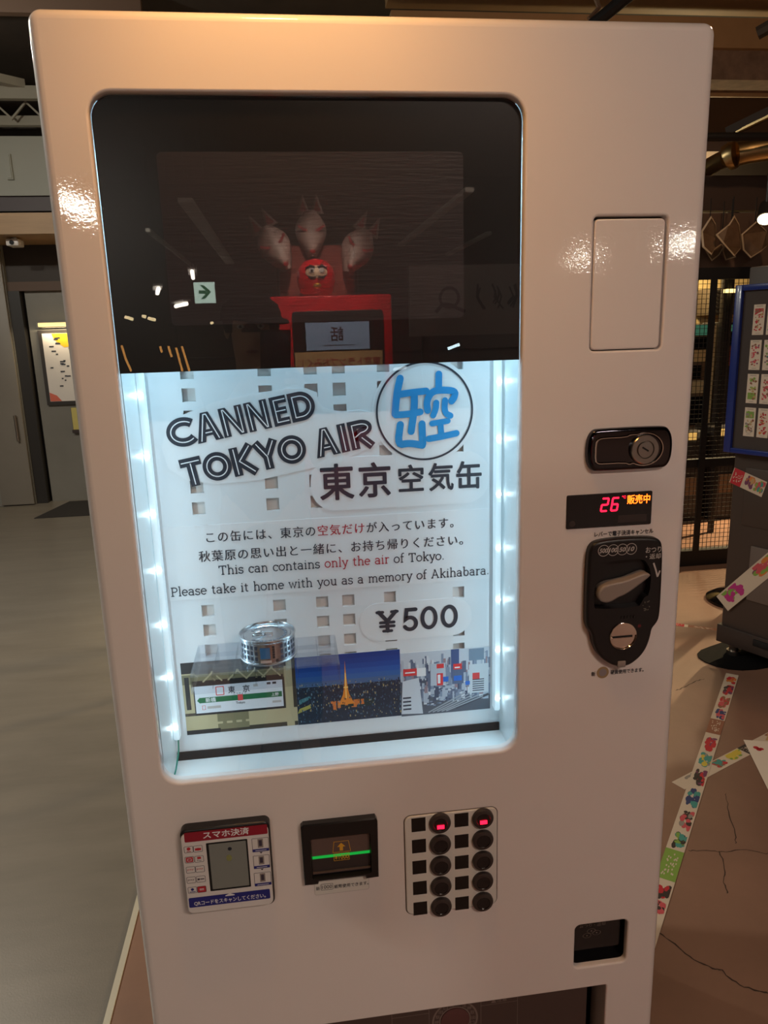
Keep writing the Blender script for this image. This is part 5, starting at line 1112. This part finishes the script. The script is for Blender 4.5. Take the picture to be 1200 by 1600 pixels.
def mask(label, c, tilt, sc):
    M_ = Matrix.Translation(c) @ R180 @ Matrix.Rotation(tilt, 4, 'Y') @ Matrix.Scale(sc, 4)
    t = thing('fox_mask', c, label, 'mask', 'fox masks above the red doll'); b = MB(M=M_); rows_ = []
    for j in range(13):
        v = j / 12; z = .095 - .19 * v; hw = .085 * (1 - .80 * max(0, v - .25) ** 1.3 / .75 ** 1.3) * (math.sin(math.pi * min(1, .22 + v * 1.2) / 2) if v < .65 else 1); rows_.append([(hw * math.sin(a), -.06 * math.cos(a) - .035 * max(0, v - .35) * math.cos(a) ** 3, z) for a in [-math.pi / 2 + math.pi * i / 16 for i in range(17)]])
    b.wall(rows_, closed=False); obj('face', b, mat('mask_white', (160, 136, 128), 0.5), t)
    for s_ in (-1, 1):
        e = MB(M=M_); e.wall([[(s_ * .030 + .030 * math.cos(a) * k, -.012 + .016 * math.sin(a) * k, .085 + (1 - k) * .085) for a in [2 * math.pi * i / 14 for i in range(14)]] for k in (1, .7, .4, .02)]); ear = obj('ear', e, mat('mask_white', (160, 136, 128), 0.5), t)
        i_ = MB(M=M_); i_.fill([[(s_ * .030 - .016, .095), (s_ * .030 + .016, .095), (s_ * .030, .140)]], -.0285); obj('ear_lining', i_, mat('mask_pink', (196, 84, 84), 0.5), ear, smooth=0, recalc=False)
        y_ = MB(M=M_); y_.ribbon([(s_ * .018, .012), (s_ * .036, .018), (s_ * .056, .034)], .009, -.062); obj('eye_slit', y_, mat('mask_red', (170, 40, 44), 0.5), t, smooth=0, recalc=False)
    obj('nose', ball(MB(M=M_), (0, -.082, -.075), (.012, .010, .009)), mat('mask_red', (170, 40, 44), 0.5), t)
mask('pale fox mask tilted outward, beside the exit-sign end of the red machine', (-.155, -3.17, 1.93), math.radians(28), 1.25)
mask('pale fox mask standing upright between the two tilted masks', (.03, -3.19, 2.00), 0, 1.2)
mask('pale fox mask tilted outward, on the wall-sign end of the red machine', (.262, -3.17, 1.91), math.radians(-28), 1.25)
for x, z0, z1 in ((-.155, 1.685, 1.84), (.03, 1.685, 1.91), (.262, 1.685, 1.83)):
    obj('mask_stand', MB().cyl((x, -3.185, 1.6795), (x, -3.185, z1), .008, n=10), pipeb, None, {-.155: 'thin black stand under the outward tilted mask near the exit sign', .03: 'thin black stand under the upright fox mask', .262: 'thin black stand under the mask near the wall sign'}[x], 'stand')
# pale wall sign with brushed marks, shelves with small lamps
ws = thing('wall_sign', (1.75, -5.6, 1.40), 'pale shop sign with dark brushed marks behind the viewer', 'sign'); obj('sign_board', MB().box(.95, 2.60, -5.66, -5.60, 1.46, 2.05), mat('sign_grey', (150, 144, 140), 0.6), ws, smooth=0)
for x in (1.1, 2.45): obj('post', MB().box(x - .03, x + .03, -5.74, -5.67, 0, 2.0), pipeb, ws, smooth=0)
b = MB(); rnd = random.Random(8)
b.disc(1.30, 1.78, .095, -5.598, .07, 20); b.ribbon(chk_open([(1.18, 1.66), (1.25, 1.74), (1.35, 1.70), (1.44, 1.66)]), .03, -5.597)
for k in range(6):
    x = 1.58 + k * .145
    for q in range(4): b.ribbon([(x + rnd.uniform(-.05, .05), 1.86 + rnd.uniform(-.03, .03)), (x + rnd.uniform(-.05, .05), 1.78), (x + rnd.uniform(-.06, .06), 1.70 + rnd.uniform(-.03, .03))], .016, -5.597 + q * .0004)
obj('brushed_mark', b, blackm, ws, smooth=0, recalc=False)
sh = thing('display_shelf', (.2, -6.4, 0), 'black display shelf with small lamps behind the red machine', 'shelf')
for z in (.5, 1.0, 1.30, 1.62): obj('shelf_board', MB().box(-1.2, 2.4, -6.7, -6.35, z, z + .025), blackm, sh, smooth=0)
for x in (-1.2, .6, 2.38): obj('upright', MB().box(x, x + .03, -6.72, -6.701, 0, 1.66), pipeb, sh, smooth=0)
def refl(u_, v_, Y):
    d = ray(u_, v_); t = (.008 - CAM.y) / d.y; p = CAM + d * t; d.y = -d.y; q_ = (Y - p.y) / d.y; return p + d * q_
for (ua, va), (ub, vb), m_ in (((700, 545), (718, 538), ledw), ((598, 580), (635, 574), mat('lamp_dim', (230, 236, 240), 0.4, emit=(220, 235, 240), es=5)), ((195, 495), (208, 499), warmg), ((222, 494), (228, 495), warmg), ((231, 497), (243, 500), warmg), ((330, 503), (332, 506), warmg)):
    pa, pb_ = refl(ua, va, -6.3), refl(ub, vb, -6.3); obj('shelf_lamp', MB().cyl(pa, pb_, .014, n=10), m_, sh)
for k, pts in enumerate((((190, 540), (196, 560), (205, 580)), ((250, 541), (253, 551)), ((263, 541), (268, 558)), ((275, 543), (285, 580)), ((284, 541), (296, 580)))):
    obj('rope_light', MB().tube([refl(u_, v_, -6.25) for u_, v_ in pts], .010, 8), glow('rope_glow', (255, 176, 90), 5), sh)

# ------------------------------------------------------------------ the photographer, seen only as a dark shape in the black glass
def grown(name, chains, m, parent, sub=2, **k):
    me = bpy.data.meshes.new(name); V = []; R = []; E = []; idx = {}
    def vid(p, r):
        key = tuple(round(c, 4) for c in p)
        if key not in idx: idx[key] = len(V); V.append(p); R.append(r)
        return idx[key]
    for ch in chains:
        ids = [vid(tuple(p), r) for p, r in ch]
        for a, b_ in zip(ids, ids[1:]): E.append((a, b_))
    me.from_pydata(V, E, []); o = bpy.data.objects.new(name, me); COL.objects.link(o)
    md = o.modifiers.new('skin', 'SKIN'); md.use_smooth_shade = True
    for i, d in enumerate(me.skin_vertices[0].data):
        r = R[i]; d.radius = r if isinstance(r, tuple) else (r, r); d.use_root = (i == 0)
    sd_ = o.modifiers.new('sub', 'SUBSURF'); sd_.levels = sub; sd_.render_levels = sub
    bpy.context.view_layer.update(); ev = bpy.data.meshes.new_from_object(o.evaluated_get(bpy.context.evaluated_depsgraph_get()))
    q_ = MB(); q_.add([v.co.copy() for v in ev.vertices], [list(p.vertices) for p in ev.polygons])
    bpy.data.objects.remove(o); bpy.data.meshes.remove(me); bpy.data.meshes.remove(ev)
    return obj(name, q_, m, parent, smooth=80, **k)
px, py = -.240, -1.46
skin = mat('skin_tone', (206, 160, 132), 0.5); cloth = mat('black_cloth', (26, 25, 28), 0.85); trous = mat('dark_trousers', (36, 36, 44), 0.85)
pn = thing('person', (px, py, 0), 'person in dark clothes and cap holding a phone, dimly mirrored in the black glass', 'person')
V_ = Vector
pc_ = CAM - RF * .014 + RD * .060 - RX * .020                     # centre of the phone held behind the lens
def W(sx, a, d, f): return pc_ + RX * (sx * a) + RD * d + RF * f
hipc = V_((px, py, .90)); chest = V_((px, py + .01, 1.22)); neck = V_((px, py + .02, 1.38)); head0 = V_((px, py + .04, 1.46)); head1 = V_((px, py + .045, 1.53)); head2 = V_((px, py + .035, 1.585))
body = [[(hipc, (.145, .105)), (V_((px, py, 1.05)), (.125, .095)), (chest, (.155, .105)), (V_((px, py + .01, 1.32)), (.10, .08)), (neck, .052), (head0, (.066, .075)), (head1, (.072, .085)), (head2, (.060, .072))], [(head0, (.066, .075)), (V_((px, py + .125, 1.475)), .012)]]
coat_, pants = [[(hipc + V_((0, 0, -.06)), (.155, .115)), (V_((px, py, 1.05)), (.142, .112)), (chest, (.168, .118)), (V_((px, py + .01, 1.325)), (.105, .085)), (V_((px, py + .012, 1.365)), (.066, .064))]], [[(hipc, (.150, .112)), (hipc + V_((0, 0, .08)), (.138, .104))]]
for sx in (-1, 1):
    sh_ = V_((px + sx * .175, py, 1.315)); el = V_((px + sx * .215, py + .10, 1.08)); wr = W(sx, .062, .075, -.055)
    hp = V_((px + sx * .085, py, .84)); kn = V_((px + sx * .095, py + .02, .46)); an = V_((px + sx * .10, py - .01, .09)); toe = V_((px + sx * .115, py + .15, .035))
    palm = W(sx, .048, .058, -.020)
    body += [[(chest, (.155, .105)), (sh_, .058), (el, .042), (wr, .028), (palm, (.026, .018))], [(hipc, (.145, .105)), (hp, .085), (kn, .058), (an, .040), (toe, .030)]]
    for k in range(4):
        d_ = .030 + .020 * k; L_f = (.90, 1.0, .96, .80)[k]; body.append([(palm, (.026, .018)), (W(sx, .050, d_, -.004), .0095), (W(sx, .046, d_ - .002, .010), .0085), (W(sx, .046 - .028 * L_f, d_ - .003, .014), .0075)])
    body.append([(palm, (.026, .018)), (W(sx, .046, .030, -.026), .011), (W(sx, .030, .020, -.020), .0095), (W(sx, .016, .016, -.016), .008)])
    coat_.append([(chest, (.168, .118)), (sh_, .070), (el, .054), (el.lerp(wr, .82), .040)])
    pants.append([(hipc, (.150, .112)), (hp, .100), (kn, .074), (an + V_((0, 0, .02)), .060)])
    grown('shoe', [[(V_((px + sx * .10, py - .06, .045)), (.040, .042)), (V_((px + sx * .105, py + .03, .045)), (.042, .042)), (V_((px + sx * .118, py + .16, .034)), (.040, .030))]], blackm, pn)
grown('body', body, skin, pn); grown('jacket', coat_, cloth, pn); grown('trousers', pants, trous, pn)
for sx in (-1, 1):
    ey = MB(); ball(ey, (px + sx * .030, py + .106, 1.512), (.012, .009, .008), 10); obj('eye', ey, white_p, pn); ir = MB(); ball(ir, (px + sx * .030, py + .1135, 1.512), (.0045, .003, .0045), 8); obj('iris', ir, blackm, pn)
    er = MB(); ball(er, (px + sx * .076, py + .035, 1.505), (.009, .018, .028), 10); obj('ear', er, skin, pn)
mo = MB(); ball(mo, (px, py + .112, 1.438), (.020, .006, .005), 8); obj('mouth', mo, mat('lip', (150, 84, 78), 0.5), pn)
hr = MB(); hr.lathe([(.084, -.030), (.088, .0), (.086, .03)], (px, py + .026, 1.525), 'z', 30); obj('hair', hr, blackm, pn)
cp = MB(); cp.lathe([(.093, .0), (.093, .018), (.084, .045), (.060, .064), (.026, .074), (.0, .076)], (px, py + .035, 1.532), 'z', 36); cap_o = obj('cap', cp, cloth, pn)
br = MB(); a0 = math.radians(55); bd0 = V_((math.cos(a0), math.sin(a0), 0)); bs0 = V_((-bd0.y, bd0.x, 0)); cc = V_((px, py + .035, 1.540)); up_, lo_ = [], []
for i in range(13):
    t = math.radians(-78 + 156 * i / 12); p = cc + bd0 * (.086 * math.cos(t) + .062 * max(0, math.cos(t)) ** .6) + bs0 * (.090 * math.sin(t)) - V_((0, 0, .022 * math.cos(t))); up_.append(tuple(p)); lo_.append(tuple(p - V_((0, 0, .004))))
inn = [tuple(cc + bd0 * (.086 * math.cos(math.radians(-78 + 13 * i))) + bs0 * (.090 * math.sin(math.radians(-78 + 13 * i)))) for i in range(13)]
br.wall([inn, up_, lo_, [(p[0], p[1], p[2] - .004) for p in inn]], closed=False); obj('brim', br, cloth, cap_o)
PM = Matrix(((RX.x, RF.x, -RD.x, pc_.x), (RX.y, RF.y, -RD.y, pc_.y), (RX.z, RF.z, -RD.z, pc_.z), (0, 0, 0, 1)))
ph = obj('phone', MB(M=PM).rbox(-.038, .038, -.004, .004, -.080, .080, .003), blackg, None, 'black phone held up by the person in the cap', 'phone')
obj('lens_ring', MB(M=PM).cyl((.020, .0041, .060), (.020, .0062, .060), .009, n=20), dchrome, ph)
obj('phone_screen', MB(M=PM).box(-.0355, .0355, -.0046, -.0041, -.077, .077), mat('phone_glow', (40, 44, 50), 0.2, emit=(90, 90, 96), es=.15), ph, smooth=0)
